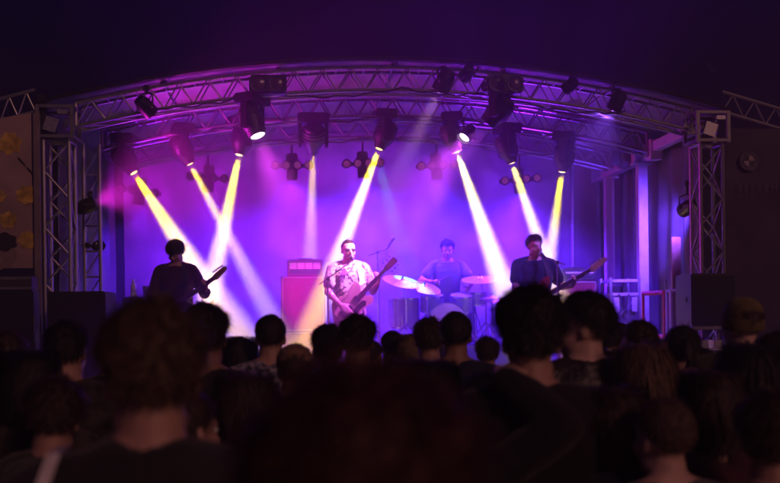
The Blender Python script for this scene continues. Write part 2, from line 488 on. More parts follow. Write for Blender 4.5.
# ---- side wings: banners, their trusses and masts
def wing_truss(a, b, label):
    a, b = Vector(a), Vector(b)
    th = Thing('wing_truss', label, 'truss', a, group='trusses over the side banners')
    h = 0.22; nb = 6; up = Vector((0, 0, -h))
    th.tube('chord', a, b, 0.022, 'alu'); th.tube('chord', a + up, b + up, 0.022, 'alu')
    for k in range(nb):
        p = a.lerp(b, k / nb); m = a.lerp(b, (k + .5) / nb); e = a.lerp(b, (k + 1) / nb)
        th.tube('brace', p + up, m, 0.010, 'alu'); th.tube('brace', m, e + up, 0.010, 'alu')
    return th
wing_truss(lp(-70, 118, -0.1), lp(35, 90, -0.1), 'short sloping truss over the yellow-flower banner')
wing_truss(lp(722, 92, 0.15), lp(850, 130, 0.15), 'short sloping truss over the dark round-emblem banner')

# left banner: plum tinted print with mustard blooms, a dark figure low down
t_b = -0.15
p0, p1 = lp(-60, 118, t_b), lp(33, 268, t_b)
ban = mat('banner_print_ground', (0.42, 0.30, 0.28), 0.8, 0, 0.2, 3, 0.15, 120)
must = mat('mustard_print', (0.66, 0.44, 0.08), 0.8, 0, 0.45, 14)
dark_print = mat('dark_print', (0.035, 0.03, 0.035), 0.8, 0, 0.3, 10)
pale_print = mat('pale_print', (0.30, 0.22, 0.20), 0.8, 0, 0.2, 12)
th = Thing('printed_banner', 'faded plum banner printed with yellow blooms beside the black mast', 'banner', (p1.x, t_b, p1.z))
b = bmesh.new(); N = 24; lo, hi = [], []
def slope(k): return lp(-60 + 93 * k / N, 128 - 15 * k / N, t_b).z
rows = []
for r_ in range(13):
    row = []
    for k in range(N + 1):
        s = p0.x + (p1.x - p0.x) * k / N; z1 = slope(k); z = p1.z + (z1 - p1.z) * r_ / 12
        row.append(b.verts.new((s, t_b + 0.003 * noise.noise(Vector((s * 3, z * 2, 5))), z)))
    rows.append(row)
for a_, c_ in zip(rows, rows[1:]):
    for k in range(N): b.faces.new((a_[k], a_[k + 1], c_[k + 1], c_[k]))
th.part('sheet', b, ban)
def blob(px, py, rx, ry, seed, n=44, rough=0.22):
    c = lp(px, py, t_b - 0.005); out = bmesh.new()
    vs_ = []
    for k in range(n):
        a = 2 * math.pi * k / n; rr = 1 + rough * noise.noise(Vector((math.cos(a) * 2, math.sin(a) * 2, seed)))+ 0.09 * math.sin(a * 7 + seed)
        vs_.append(out.verts.new((c.x + math.cos(a) * rx * rr / 97, t_b - 0.005, c.z + math.sin(a) * ry * rr / 97)))
    out.faces.new(vs_)
    return out
for i, (px, py, r_) in enumerate(((10, 143, 11), (26, 195, 9), (-2, 196, 7), (8, 220, 8), (28, 240, 9), (-22, 165, 12), (-35, 220, 10))):
    th.part('bloom_print', blob(px, py, r_, r_ * 0.95, i), must)
for px, py, w in ((18, 157, 1.0), (27, 167, 1.0)):
    c1, c2 = lp(px, py, t_b - 0.02), lp(px + 7, py + 8, t_b - 0.02)
    th.part('stem_print', cyl(bmesh.new(), c1, c2, 0.006, seg=6), dark_print)
th.part('figure_print', blob(4, 254, 12, 14, 40, rough=0.1), pale_print)
cap_ = blob(3, 242, 13, 9, 42, rough=0.1)
bmesh.ops.translate(cap_, verts=cap_.verts, vec=(0, -0.004, 0))
th.part('cap_print', cap_, dark_print)
c1 = lp(-55, 262, t_b - 0.026); c2 = lp(33, 262, t_b - 0.026)
# banner pole
a = lp(36.5, 113, -0.2); z_ = 0
th = Thing('banner_pole', 'pale pole along the edge of the yellow-flower banner', 'pole', (a.x, -0.2, 0))
th.part('shaft', box(a.x - 0.03, a.x + 0.03, -0.23, -0.17, 0.02, a.z, 0.01), mat('worn_grey_paint', (0.26, 0.21, 0.22), 0.6, 0.1, 0.2, 12))
th.part('foot', box(a.x - 0.25, a.x + 0.25, -0.45, 0.05, 0.0, 0.02), M['black_metal'])
a = lp(42.5, 95, -0.08)
th = Thing('black_mast', 'black square mast between the banner pole and the truss tower', 'mast', (a.x, -0.08, 0))
th.part('shaft', box(a.x - 0.045, a.x + 0.045, -0.125, -0.035, 0.02, a.z, 0.006), mat('navy_black_paint', (0.015, 0.016, 0.03), 0.6))
th.part('foot', box(a.x - 0.14, a.x + 0.14, -0.16, 0.12, 0, 0.02), M['black_metal'])

# right banner: dark mesh with round emblem and a line of large thin lettering
t_r = 0.12
dark_ban = mat('dark_banner_mesh', (0.075, 0.06, 0.085), 0.85, 0, 0.25, 3, 0.3, 200)
th = Thing('dark_banner', 'dark mesh banner with quartered round emblem near its top', 'banner', (lp(726, 330, t_r).x, t_r, 0.8))
s0, s1 = lp(726, 200, t_r).x, lp(860, 200, t_r).x; zt, zb = 3.72, 0.75
b = bmesh.new(); rows = []; N = 36
for r_ in range(33):
    z = zb + (zt - zb) * r_ / 32
    rows.append([b.verts.new((s0 + (s1 - s0) * k / N, t_r + 0.010 * math.sin((s0 + (s1 - s0) * k / N) * 7 + 1.5 * noise.noise(Vector((k * .1, z, 2)))) * (0.4 + 0.6 * (zt - z) / 3) + 0.010 * noise.noise(Vector((k * 0.13, z * 1.3, 9))), z)) for k in range(N + 1)])
for a_, c_ in zip(rows, rows[1:]):
    for k in range(N): b.faces.new((a_[k], a_[k + 1], c_[k + 1], c_[k]))
th.part('sheet', b, dark_ban)
te = t_r - 0.032
c = lp(749, 161, te)
ROT = Matrix.Rotation(R(90), 4, 'X')
em_light = mat('emblem_pale', (0.42, 0.34, 0.36), 0.6); em_dark = mat('emblem_dark', (0.012, 0.012, 0.02), 0.6); em_ring = mat('emblem_ring', (0.16, 0.14, 0.18), 0.6)
mwE = Matrix.Translation(c) @ ROT
em = th.part('emblem', lathe(bmesh.new(), [(0.0, -0.004), (0.105, -0.004), (0.105, 0.004), (0, 0.004)], 40, mwE), em_dark)
ringb = bmesh.new(); lathe(ringb, [(0.098, 0.0045), (0.098, 0.008), (0.106, 0.008), (0.106, 0.0045)], 40, mwE); th.part('emblem_rim', ringb, em_ring, parent=em)
ringb = bmesh.new(); lathe(ringb, [(0.062, 0.0045), (0.062, 0.0075), (0.066, 0.0075), (0.066, 0.0045)], 40, mwE); th.part('emblem_inner_rim', ringb, em_ring, parent=em)
for qd in range(4):
    qb = bmesh.new(); pts = [(0, 0)] + [(0.06 * math.cos(R(90 * qd + 90 * k / 8)), 0.06 * math.sin(R(90 * qd + 90 * k / 8))) for k in range(9)]
    prism(qb, pts, 0.0045, 0.0065, mwE)
    th.part('emblem_quarter', qb, em_light if qd in (0, 2) else em_dark, parent=em)
let = mat('faint_lettering', (0.13, 0.11, 0.19), 0.7)
for px in (739, 741.5, 746, 752.5, 759, 761.5, 765, 767.5, 772, 777, 781, 785):
    q0, q1 = lp(px, 192, te), lp(px, 184, te); th.part('letter_stroke', box(q0.x - 0.004, q0.x + 0.004, te - 0.003, te, q0.z, q1.z), let)
for px, py in ((740, 184.2), (763, 184.2), (774, 188), (783, 184.2)):
    q0 = lp(px, py, te); th.part('letter_stroke', box(q0.x - 0.03, q0.x + 0.03, te - 0.0045, te - 0.0035, q0.z - 0.004, q0.z + 0.004), let)

# ---- loudspeakers
def speaker(name, label, s0, s1, t0, t1, z0, z1, group=None, cones=1, stand=False):
    th = Thing(name, label, 'loudspeaker', ((s0 + s1) / 2, (t0 + t1) / 2, z0), group=group)
    th.part('cabinet', box(s0, s1, t0, t1, z0, z1, 0.015), M['black_plastic'])
    th.part('grille', box(s0 + 0.025, s1 - 0.025, t0 - 0.012, t0 + 0.001, z0 + 0.025, z1 - 0.025, 0.005), M['grille'])
    for e in (s0 - 0.004, s1 + 0.004):
        th.part('handle', box(e - 0.006, e + 0.006, (t0 + t1) / 2 - 0.09, (t0 + t1) / 2 + 0.09, (z0 + z1) / 2 - 0.03, (z0 + z1) / 2 + 0.03, 0.004), M['black_metal'])
    return th
a, b = lp(47, 350, -0.75), lp(105, 291, -0.75)
speaker('subwoofer', 'black bass bin at the foot of the tower beside the guitarist', a.x, b.x, -0.75, -0.2, 0.72, b.z, 'loudspeakers flanking the stage')
speaker('subwoofer', 'lower bass bin on the ground under the one near the guitarist', a.x, b.x, -0.75, -0.2, 0.0, 0.71, 'loudspeakers flanking the stage')
a, b = lp(-40, 350, -0.5), lp(33, 290, -0.5)
speaker('subwoofer', 'black cabinet below the yellow-flower banner', a.x, b.x, -0.5, -0.26, 0.9, b.z, 'loudspeakers flanking the stage')
speaker('subwoofer', 'lowest black cabinet standing on the ground below the flower banner', a.x, b.x, -0.5, -0.26, 0.0, 0.89, 'loudspeakers flanking the stage')
a, b = lp(-40, 288, -0.42), lp(33, 276, -0.42)
th = Thing('equipment_case', 'shallow dark case lying on the cabinets under the flower banner', 'case', ((a.x + b.x) / 2, -0.36, lp(0, 290, -0.5).z))
zc0 = lp(33, 290, -0.5).z + 0.002
th.part('shell', box(a.x, b.x, -0.48, -0.24, zc0, b.z, 0.01), mat('case_laminate', (0.06, 0.045, 0.05), 0.5, 0, 0.2, 12))
th.part('edge_trim', box(a.x, b.x, -0.486, -0.4805, b.z - 0.035, b.z - 0.01), M['alu_dark'])
th.part('edge_trim', box(a.x, b.x, -0.486, -0.4805, zc0 + 0.005, zc0 + 0.03), M['alu_dark'])
a, b = lp(692, 326, -0.62), lp(737, 273, -0.62)
th = speaker('main_loudspeaker', 'black loudspeaker box in front of the tower, above the white-lit base', a.x, b.x, -0.62, -0.2, a.z, b.z, 'loudspeakers flanking the stage')
zt = a.z
th = Thing('speaker_scaffold', 'pale metal scaffold stand carrying the black loudspeaker by the tower', 'stand', ((a.x + b.x) / 2, -0.2, 0))
for s in (a.x + 0.06, b.x - 0.04):
    for t in (-0.58, -0.24): th.tube('leg', (s, t, 0), (s, t, zt - 0.04), 0.02, 'alu')
th.part('tray', box(a.x, b.x, -0.63, -0.2, zt - 0.04, zt - 0.005, 0.004), M['alu_dark'])
for z in (0.3, 0.9, 1.3):
    th.tube('cross_bar', (a.x + 0.06, -0.58, z), (b.x - 0.04, -0.58, z), 0.014, 'alu')
th.tube('brace', (a.x + 0.06, -0.58, 0.9), (b.x - 0.04, -0.58, 1.3), 0.012, 'alu')
for s in (0.12, 0.26):
    th.part('connector_box', box(a.x + s, a.x + s + 0.08, -0.57, -0.4, 1.315, 1.40, 0.004), M['alu'])

# ---- stage edge furniture on the bassist's side
q = lp(676, 262, 0.95)
th = Thing('pine_board', 'tall narrow pale timber board standing by the side curtain', 'board', (q.x, 0.95, FLOOR))
zt = lp(676, 237, 0.95).z
th.part('plank', box(q.x - 0.055, q.x + 0.055, 0.93, 0.97, FLOOR + 0.03, zt, 0.004), M['wood_board'])
th.part('batten', box(q.x - 0.06, q.x + 0.06, 0.972, 0.99, 1.3, 1.38, 0.003), M['wood_board'])
th.part('foot', box(q.x - 0.09, q.x + 0.09, 0.85, 1.1, FLOOR + 0.001, FLOOR + 0.028, 0.003), M['wood_board'])
def rail(label, pts_posts, z1, m='white_paint', group=None):
    th = Thing('handrail', label, 'handrail', (pts_posts[0][0], pts_posts[0][1], FLOOR), group=group)
    for p in pts_posts: th.tube('post', (p[0], p[1], FLOOR), (p[0], p[1], z1), 0.021, m)
    for a, b in zip(pts_posts, pts_posts[1:]):
        th.tube('top_rail', (a[0], a[1], z1), (b[0], b[1], z1), 0.021, m)
        th.tube('mid_rail', (a[0], a[1], z1 - 0.5), (b[0], b[1], z1 - 0.5), 0.017, m)
    return th
z1 = lp(668, 291, 0.7).z
r1, r2, r3 = lp(667, 300, 0.72), lp(671, 300, 0.66), lp(700, 300, 0.52)
th = rail('white tubular handrail beside the loudspeaker at the stage edge', [(r1.x, 0.72), (r2.x, 0.66), (r3.x, 0.52)], z1)
th.part('rail_bracket', cyl(bmesh.new(), (r1.x, 0.72, z1), (r1.x - 0.03, 0.70, z1 + 0.14), 0.012), M['alu'])
a, b = lp(643, 293.5, 1.3), lp(664, 293, 0.9)
th = Thing('red_rail', 'red horizontal guard rail between the pale post and the white handrail', 'guard rail', (a.x, 1.1, FLOOR))
th.tube('top_rail', a, (b.x, 0.9, a.z), 0.028, 'red_rail'); th.tube('bottom_rail', (a.x, 1.3, a.z - 0.52), (b.x, 0.9, a.z - 0.52), 0.028, 'red_rail')
th.tube('post', (a.x, 1.3, FLOOR), (a.x, 1.3, a.z), 0.02, 'red_rail'); th.tube('post', (b.x, 0.9, FLOOR), (b.x, 0.9, a.z), 0.02, 'red_rail')
# open equipment rack between the posts
a, b = lp(611, 322, 1.62), lp(638.5, 278, 1.62)
th = Thing('equipment_rack', 'open metal rack with pale shelves between the two square posts', 'rack', ((a.x + b.x) / 2, 1.8, FLOOR))
for s in (a.x, b.x):
    for t in (1.62, 2.0): th.part('upright', box(s - 0.016, s + 0.016, t - 0.016, t + 0.016, FLOOR, b.z + 0.01, 0.003), M['alu'])
for z in (b.z - 0.03, b.z - 0.20, b.z - 0.58, FLOOR + 0.15):
    th.part('shelf', box(a.x + 0.017, b.x - 0.017, 1.60, 2.02, z - 0.022, z + 0.016, 0.003), M['white_paint'])
for s, w in ((a.x + 0.03, 0.10), (a.x + 0.17, 0.06)):
    th.part('small_unit', box(s, s + w, 1.64, 1.85, b.z - 0.183, b.z - 0.10, 0.004), M['black_plastic'])
th.part('amplifier_unit', box(a.x + 0.03, b.x - 0.03, 1.63, 1.95, b.z - 0.563, b.z - 0.40, 0.004), M['alu_dark'])
th.tube('brace', (a.x, 1.60, b.z - 0.58), (b.x, 1.60, b.z - 0.2), 0.007, 'alu')
for s in (a.x + 0.03, b.x - 0.10):
    th.part('paper_sheet', box(s, s + 0.07, 1.588, 1.592, b.z - 0.42, b.z - 0.24), M['white_paint'])
cb = bmesh.new(); sweep(cb, [(a.x + 0.10, 1.59, b.z - 0.2), (a.x + 0.12, 1.585, b.z - 0.35), (a.x + 0.18, 1.58, b.z - 0.45), (a.x + 0.2, 1.585, b.z - 0.25), (a.x + 0.23, 1.59, b.z - 0.2)], 0.010, 6)
th.part('coiled_cable', cb, M['black_plastic'])

# ================================================================== lamps
def bowed(d):
    a = d.cross(Vector((0, 0, 1)))
    return a.normalized() if a.length > 0.05 else Vector((1, 0, 0))

def moving_head(label, lens_pos, aim, ztop, group, lens_m, lens_r=0.05, size=1.0, light=None):
    L = Vector(lens_pos); d = (Vector(aim) - L).normalized(); k = size
    H = L - d * 0.17 * k; a = bowed(d)
    zb = H.z + 0.19 * k                       # underside of the base
    rz = math.atan2(a.y, a.x)
    th = Thing('moving_head_lamp', label, 'stage lamp', (H.x, H.y, ztop), group=group)
    F = Matrix.Translation(H) @ Matrix.Rotation(rz, 4, 'Z')
    b = bmesh.new(); bx(b, -0.185 * k, 0.185 * k, -0.13 * k, 0.13 * k, 0.19 * k, 0.30 * k, 0.015); b.transform(F); th.part('base', b, M['black_plastic'])
    for e in (-1, 1):
        b = bmesh.new(); bx(b, e * 0.135 * k, e * 0.178 * k, -0.05 * k, 0.05 * k, -0.09 * k, 0.195 * k, 0.012); b.transform(F); th.part('yoke_arm', b, M['black_plastic'])
    hm = align(H, L)
    rr = max(lens_r + 0.02, 0.07)
    b = bmesh.new(); lathe(b, [(0.05, -0.19 * k), (0.105 * k, -0.17 * k), (0.128 * k, -0.10 * k), (0.13 * k, 0.02), (0.11 * k, 0.07 * k), (rr, 0.13 * k), (rr - 0.004, 0.172 * k), (lens_r, 0.172 * k), (lens_r, 0.155 * k)], 24, hm)
    hd = th.part('head', b, M['black_plastic'])
    for z in (-0.13, -0.09, -0.05):
        b = bmesh.new(); lathe(b, [(0.126 * k, z * k - 0.008), (0.137 * k, z * k - 0.005), (0.137 * k, z * k + 0.005), (0.126 * k, z * k + 0.008)], 24, hm); th.part('cooling_fin', b, M['black_metal'], parent=hd)
    b = bmesh.new(); lathe(b, [(0, 0.157 * k), (lens_r - 0.001, 0.157 * k), (lens_r * 0.8, 0.170 * k), (lens_r * 0.4, 0.177 * k), (0, 0.179 * k)], 24, hm)
    th.part('lens', b, lens_m, parent=hd)
    b = bmesh.new(); bx(b, -0.03, 0.03, -0.132 * k, -0.131 * k, 0.235 * k, 0.255 * k); b.transform(F); th.part('display', b, M['glass_dark'])
    for e in (-0.09 * k, 0.09 * k):
        p = F @ Vector((e, 0, 0.30 * k))
        if ztop > p.z + 0.01: th.tube('clamp', p, (p.x, p.y, ztop), 0.018, 'black_metal')
        b = bmesh.new(); bx(b, p.x - 0.025, p.x + 0.025, p.y - 0.035, p.y + 0.035, ztop - 0.03, ztop + 0.035, 0.006); th.part('hook', b, M['black_metal'])
    if light:
        power, col, ang, blend, rad = light
        o = spot('lamp_light', STAGE_M @ (L + d * 0.03), STAGE_M @ (L + d * 4), power, col, ang, blend, rad)
    return th

Y1 = (1.0, 0.66, 0.0); Y2 = (1.0, 0.68, 0.0); Y3 = (1.0, 0.72, 0.14)
TB = 1.42
BEAMS = [  # lens px, aim px, aim depth, colour, angle, power
 ((134, 173), (228, 318), 1.25, Y1, 11.0, 0.75, 'moving head lamp throwing the outermost yellow beam on the guitarist side'),
 ((190, 164), (262, 300), 1.6, Y1, 7.5, 0.55, 'moving head lamp with narrow yellow beam, second from the guitarist side'),
 ((239, 155), (205, 320), 1.2, Y1, 9.5, 0.75, 'moving head lamp whose yellow beam leans back toward the guitarist'),
 ((313, 152), (309, 300), 3.0, Y2, 7.5, 0.5, 'moving head lamp pointing straight down behind the singer'),
 ((379, 149), (318, 310), 1.3, Y2, 8.5, 1.0, 'moving head lamp whose beam crosses down behind the singer'),
 ((457, 152), (512, 310), 1.3, Y3, 9.5, 1.3, 'moving head lamp with whitish beam falling beside the drum kit'),
 ((512, 163), (556, 290), 1.5, Y3, 9.5, 0.75, 'moving head lamp with beam ending behind the bassist head'),
 ((562, 172), (545, 290), 1.5, Y1, 9.0, 0.6, 'moving head lamp with the outermost yellow beam beside the bassist'),
]
BEAM_P = 115000
for lpx, apx, ta, col, ang, pw, lab in BEAMS:
    L = lp(*lpx, TB); A = lp(*apx, ta)
    zt = zc(L.x, 3.62) - 0.027
    moving_head(lab, L, A, zt, 'yellow beam lamps on the middle roof truss', M['gold_em'], 0.05, 1.0,
                (BEAM_P * pw, col, ang * 1.3, 1.0, 0.035))

# front wash movers
L = lp(258, 136, 0.0); d = Vector((0.34, -0.20, -0.92))
moving_head('large moving head with glowing pink lens hanging under twin blinder near the guitarist', L, L + d, zc(L.x, 3.62) - 0.027, 'wash moving heads on the front truss', M['mag_em'], 0.08, 0.95,
            (1300, (0.9, 0.06, 0.85), 46, 0.8, 0.08))
L = lp(488, 123, 0.0); A = lp(352, 290, 0.85)
moving_head('large moving head tilted toward the singer under the twin blinder near the bassist', L, A, zc(L.x, 3.62) - 0.027, 'wash moving heads on the front truss', M['led_dim'], 0.08, 0.95,
            (2500, (0.6, 0.08, 1.0), 24, 0.6, 0.08))

# ---- par cans
def par_can(label, pos, aim, hang, lens_m, size=1.0, light=None, group='par lamps on the stage truss', name='par_lamp'):
    size *= 0.88; P = Vector(pos); d = (Vector(aim) - P).normalized(); a = bowed(d)
    hang = Vector(hang)
    th = Thing(name, label, 'stage lamp', hang, group=group)
    m = align(P, P + d); k = size
    b = bmesh.new(); lathe(b, [(0.03, -0.14 * k), (0.065 * k, -0.13 * k), (0.09 * k, -0.06 * k), (0.095 * k, 0.10 * k), (0.088 * k, 0.10 * k), (0.085 * k, 0.06 * k)], 20, m)
    hd = th.part('can', b, M['black_metal'])
    b = bmesh.new(); lathe(b, [(0, 0.055 * k), (0.084 * k, 0.055 * k), (0.06 * k, 0.066 * k), (0, 0.07 * k)], 20, m); th.part('lens', b, lens_m, parent=hd)
    up = (hang - P); up = up.normalized() if up.length > 0.01 else Vector((0, 0, 1))
    b = bmesh.new(); pts = [P + a * 0.11 * k, P + a * 0.11 * k + up * 0.12, P + up * 0.16, P - a * 0.11 * k + up * 0.12, P - a * 0.11 * k]
    sweep(b, pts, 0.010, 6); th.part('yoke', b, M['black_metal'])
    th.tube('clamp', P + up * 0.15, hang, 0.014, 'black_metal')
    b = bmesh.new(); bx(b, hang.x - 0.03, hang.x + 0.03, hang.y - 0.03, hang.y + 0.03, hang.z - 0.03, hang.z + 0.03, 0.006); th.part('hook', b, M['black_metal'])
    for e in (-1, 1):
        b = bmesh.new(); cyl(b, P + a * e * 0.095 * k, P + a * e * 0.125 * k, 0.02, seg=10); th.part('knob', b, M['black_plastic'])
    if light:
        power, col, ang, blend, rad = light
        spot('lamp_light', STAGE_M @ (P + d * 0.09 * k), STAGE_M @ (P + d * 4), power, col, ang, blend, rad)
    return th
LOW = lambda s: zc(s, 3.62)
P_ = lp(146, 107, -0.05); par_can('single par can on the front truss nearest the guitarist', P_, (-0.55, 2.3, 1.7), (P_.x, -0.01, zc(P_.x, 3.86)), M['led_dim'], 1.0, (2000, (1.0, 0.01, 0.55), 18, 0.5, 0.07))
P_ = lp(444, 82, -0.05); par_can('caged par can on the front truss above the drum kit', P_, (-0.42, 0.8, 2.2), (P_.x, -0.01, zc(P_.x, 3.86)), M['led_dim'], 1.15, (4800, (1.0, 0.48, 0.72), 16, 0.5, 0.06))
P_ = lp(467, 74, -0.02); par_can('small par can tucked by the canopy hem beside the caged one', P_, (0.1, 3.7, 1.9), (P_.x + 0.02, -0.01, zc(P_.x, 3.86) - 0.01), M['led_dim'], 0.8)
P_ = lp(570, 86, -0.03); par_can('small par can under the canopy hem past the twin blinder', P_, (-1.2, 3.7, 2.0), (P_.x + 0.02, -0.01, zc(P_.x, 3.86) - 0.01), M['led_dim'], 0.8)
P_ = lp(617, 102, -0.03); par_can('tilted par can on the front truss near the white beam', P_, (1.75, 0.9, 2.2), (P_.x + 0.02, -0.01, zc(P_.x, 3.86) - 0.01), M['led_dim'], 1.0, (800, (0.25, 0.07, 1.0), 110, 1.0, 0.07))
P_ = lp(87, 206, 0.45); par_can('par can clamped to the truss column beside the guitarist', P_, (-0.6, 0.75, 4.0), (P_.x - 0.02, 0.72, P_.z + 0.16), M['led_dim'], 1.0, (700, (0.9, 0.02, 0.75), 110, 1.0, 0.07))
P_ = lp(687, 208, 0.45); par_can('par can hanging by the side curtain above the timber board', P_, (3.0, 2.8, 2.3), (P_.x, 0.45, P_.z + 0.28), M['led_dim'], 1.0, (700, (0.14, 0.04, 1.0), 100, 1.0, 0.07))
P_ = lp(467, 134, 0.9); par_can('lone lamp with a bright pink-white lens under the canopy', P_, P_ + Vector((-0.62, -0.42, -0.75)), (P_.x + 0.02, 1.31, LOW(P_.x)), M['mag_em'], 1.0, (1100, (0.7, 0.06, 1.0), 44, 0.8, 0.06))
# round fan-like lamp by the column
P_ = lp(98, 246, 0.85)
par_can('small round lamp low on the truss column beside the guitarist', P_, P_ + Vector((0.5, -0.9, 0.0)), (P_.x - 0.10, 0.76, P_.z), M['glass_dark'], 0.75)

# ---- twin blinders
def blinder(label, px, py):
    c = lp(px, py, -0.16)
    th = Thing('twin_blinder', label, 'stage lamp', (c.x, -0.03, c.z), group='twin blinders on the front truss')
    th.part('housing', box(c.x - 0.19, c.x + 0.19, c.y - 0.06, c.y + 0.08, c.z - 0.095, c.z + 0.095, 0.02), M['black_plastic'])
    for e in (-0.094, 0.094):
        b = bmesh.new(); lathe(b, [(0.082, -0.06), (0.088, -0.045), (0.088, -0.075), (0.076, -0.075), (0.05, -0.061)], 24, Matrix.Translation((c.x + e, c.y, c.z)) @ Matrix.Rotation(R(-90), 4, 'X') @ Matrix.Diagonal((1, 1, 1, 1)))
        h = th.part('reflector', b, M['black_metal'])
        b = bmesh.new(); lathe(b, [(0, 0.062), (0.076, 0.062), (0.05, 0.075), (0, 0.08)], 24, Matrix.Translation((c.x + e, c.y, c.z)) @ Matrix.Rotation(R(90), 4, 'X'))
        th.part('lens', b, M['blind_lens'], parent=h)
    th.tube('clamp', (c.x, c.y + 0.06, c.z + 0.05), (c.x, 0.0, c.z + 0.05), 0.016, 'black_metal')
M['blind_lens'] = mat('blinder_glass', (0.10, 0.06, 0.07), 0.25)
blinder('twin round blinder on the front truss above the pink-lit moving head', 268, 85)
blinder('twin round blinder on the front truss above the dark tilted moving head', 505, 85)

# ---- four-lamp LED bars before the backdrop; last two unseen, added for light
for i, (px, py, tilt, lab) in enumerate(((139, 191, 8, 'four-lamp bar hanging behind the outermost beam by the guitarist'), (208, 178, 4, 'four-lamp bar hanging between the second and third yellow beams'),
                          (292, 166, 0, 'four-lamp bar with faint pink lenses hanging beside the straight-down beam'), (363, 164, -2, 'four-lamp bar hanging beside the crossing beam behind the singer'), (437, 166, -3, 'added four-lamp bar, unseen in the haze above the drummer'), (520, 180, -5, 'added four-lamp bar, unseen in the haze above the bassist'))):
    c = lp(px, py, 2.86); ztop = zc(c.x, 3.62) - 0.026
    th = Thing('led_bar', lab, 'stage lamp', (c.x, 2.86, ztop), group='four-lamp bars before the backdrop')
    rot = Matrix.Translation(c) @ Matrix.Rotation(R(tilt), 4, 'Y')
    b = bmesh.new(); bx(b, -0.29, 0.29, -0.03, 0.03, -0.025, 0.025, 0.006); b.transform(rot); th.part('bar', b, M['black_metal'])
    b = bmesh.new(); bx(b, -0.075, 0.075, 0.032, 0.10, -0.18, 0.18, 0.012); b.transform(rot); th.part('power_unit', b, M['black_plastic'])
    th.tube('hanger', (c.x, 2.9, c.z + 0.15), (c.x, 2.9, ztop + 0.0), 0.014, 'black_metal')
    for k in range(4):
        mw = rot @ Matrix.Translation((-0.225 + 0.15 * k, -0.03, 0)) @ Matrix.Rotation(R(90), 4, 'X')
        b = bmesh.new(); lathe(b, [(0.045, -0.02), (0.06, 0.0), (0.062, 0.06), (0.05, 0.06), (0.045, 0.04)], 18, mw); h = th.part('lamp_head', b, M['black_plastic'])
        b = bmesh.new(); lathe(b, [(0, 0.041), (0.048, 0.041), (0.03, 0.05), (0, 0.052)], 16, mw); th.part('lens', b, M['led_dim'] if i >= 2 else M['glass_dark'], parent=h)
    spot('lamp_light', STAGE_M @ (c + Vector((0, -0.02, -0.24))), STAGE_M @ (c + Vector((-0.1 * c.x, 0.15, -1.5))), (300, 330, 950, 1600, 1300, 1800)[i],
         ((0.12, 0.006, 1.0), (0.13, 0.006, 1.0), (0.15, 0.010, 1.0), (0.09, 0.014, 1.0), (0.06, 0.014, 1.0), (0.10, 0.010, 1.0))[i], 165, 1.0, 0.12)
    spot('lamp_light', STAGE_M @ (c + Vector((0, 0.12, 0.0))), STAGE_M @ (c + Vector((0, 1.0, -0.15))), (80, 80, 95, 115, 115, 85)[i],
         ((0.5, 0.01, 0.9), (0.5, 0.01, 0.9), (0.42, 0.02, 1.0), (0.30, 0.025, 1.0), (0.25, 0.025, 1.0), (0.16, 0.015, 1.0))[i], 165, 1.0, 0.1)  # extra spot added behind each bar to brighten the upper backdrop
    if i == 3: spot('lamp_light', STAGE_M @ (c + Vector((0.2, -0.11, -0.02))), STAGE_M @ lp(412, 284, 2.25), 1300, (0.0, 0.80, 1.0), 15, 0.3, 0.05)

# ---- wash lamps added out of sight on the deck to light roof and trusses
for s_, col, pw, lab in ((-2.95, (0.36, 0.012, 1.0), 1000, 'added unseen floor lamp behind the guitarist, lighting the roof magenta'), (2.1, (0.24, 0.012, 1.0), 1600, 'added unseen floor lamp behind the bassist, lighting the roof violet')):
    par_can(lab, (s_, 3.2, FLOOR + 0.2), (s_ * 0.4, 0.7, 4.1), (s_, 3.2, FLOOR + 0.03), M['led_dim'], 1.2, (pw, col, 64, 0.9, 0.09), group='added wash lamps on the stage floor', name='added_floor_lamp')

# ================================================================== people
def capsule(bm, a, b, r1, r2=None):
    a, b = Vector(a), Vector(b); r2 = r1 if r2 is None else r2
    bmesh.ops.create_icosphere(bm, subdivisions=2, radius=r1, matrix=Matrix.Translation(a))
    bmesh.ops.create_icosphere(bm, subdivisions=2, radius=r2, matrix=Matrix.Translation(b))
    cyl(bm, a, b, r1, r2, 12)

def ellipsoid(bm, c, r, mw=None, sub=3):
    bmesh.ops.create_icosphere(bm, subdivisions=sub, radius=1, matrix=(mw or Matrix.Identity(4)) @ Matrix.Translation(c) @ Matrix.Diagonal((*r, 1)))

def ring_loft(bm, rings, mw=None, seg=24):
    mw = mw or Matrix.Identity(4); out = []
    for z, rx, ry, yo in rings:
        out.append([bm.verts.new(mw @ Vector((rx * math.copysign(abs(math.cos(a)) ** 0.85, math.cos(a)), yo + ry * math.copysign(abs(math.sin(a)) ** 0.85, math.sin(a)), z))) for a in [2 * math.pi * k / seg for k in range(seg)]])
    for i in range(len(out) - 1):
        for k in range(seg): bm.faces.new((out[i][k], out[i][(k + 1) % seg], out[i + 1][(k + 1) % seg], out[i + 1][k]))
    bm.faces.new(out[0][::-1]); bm.faces.new(out[-1])

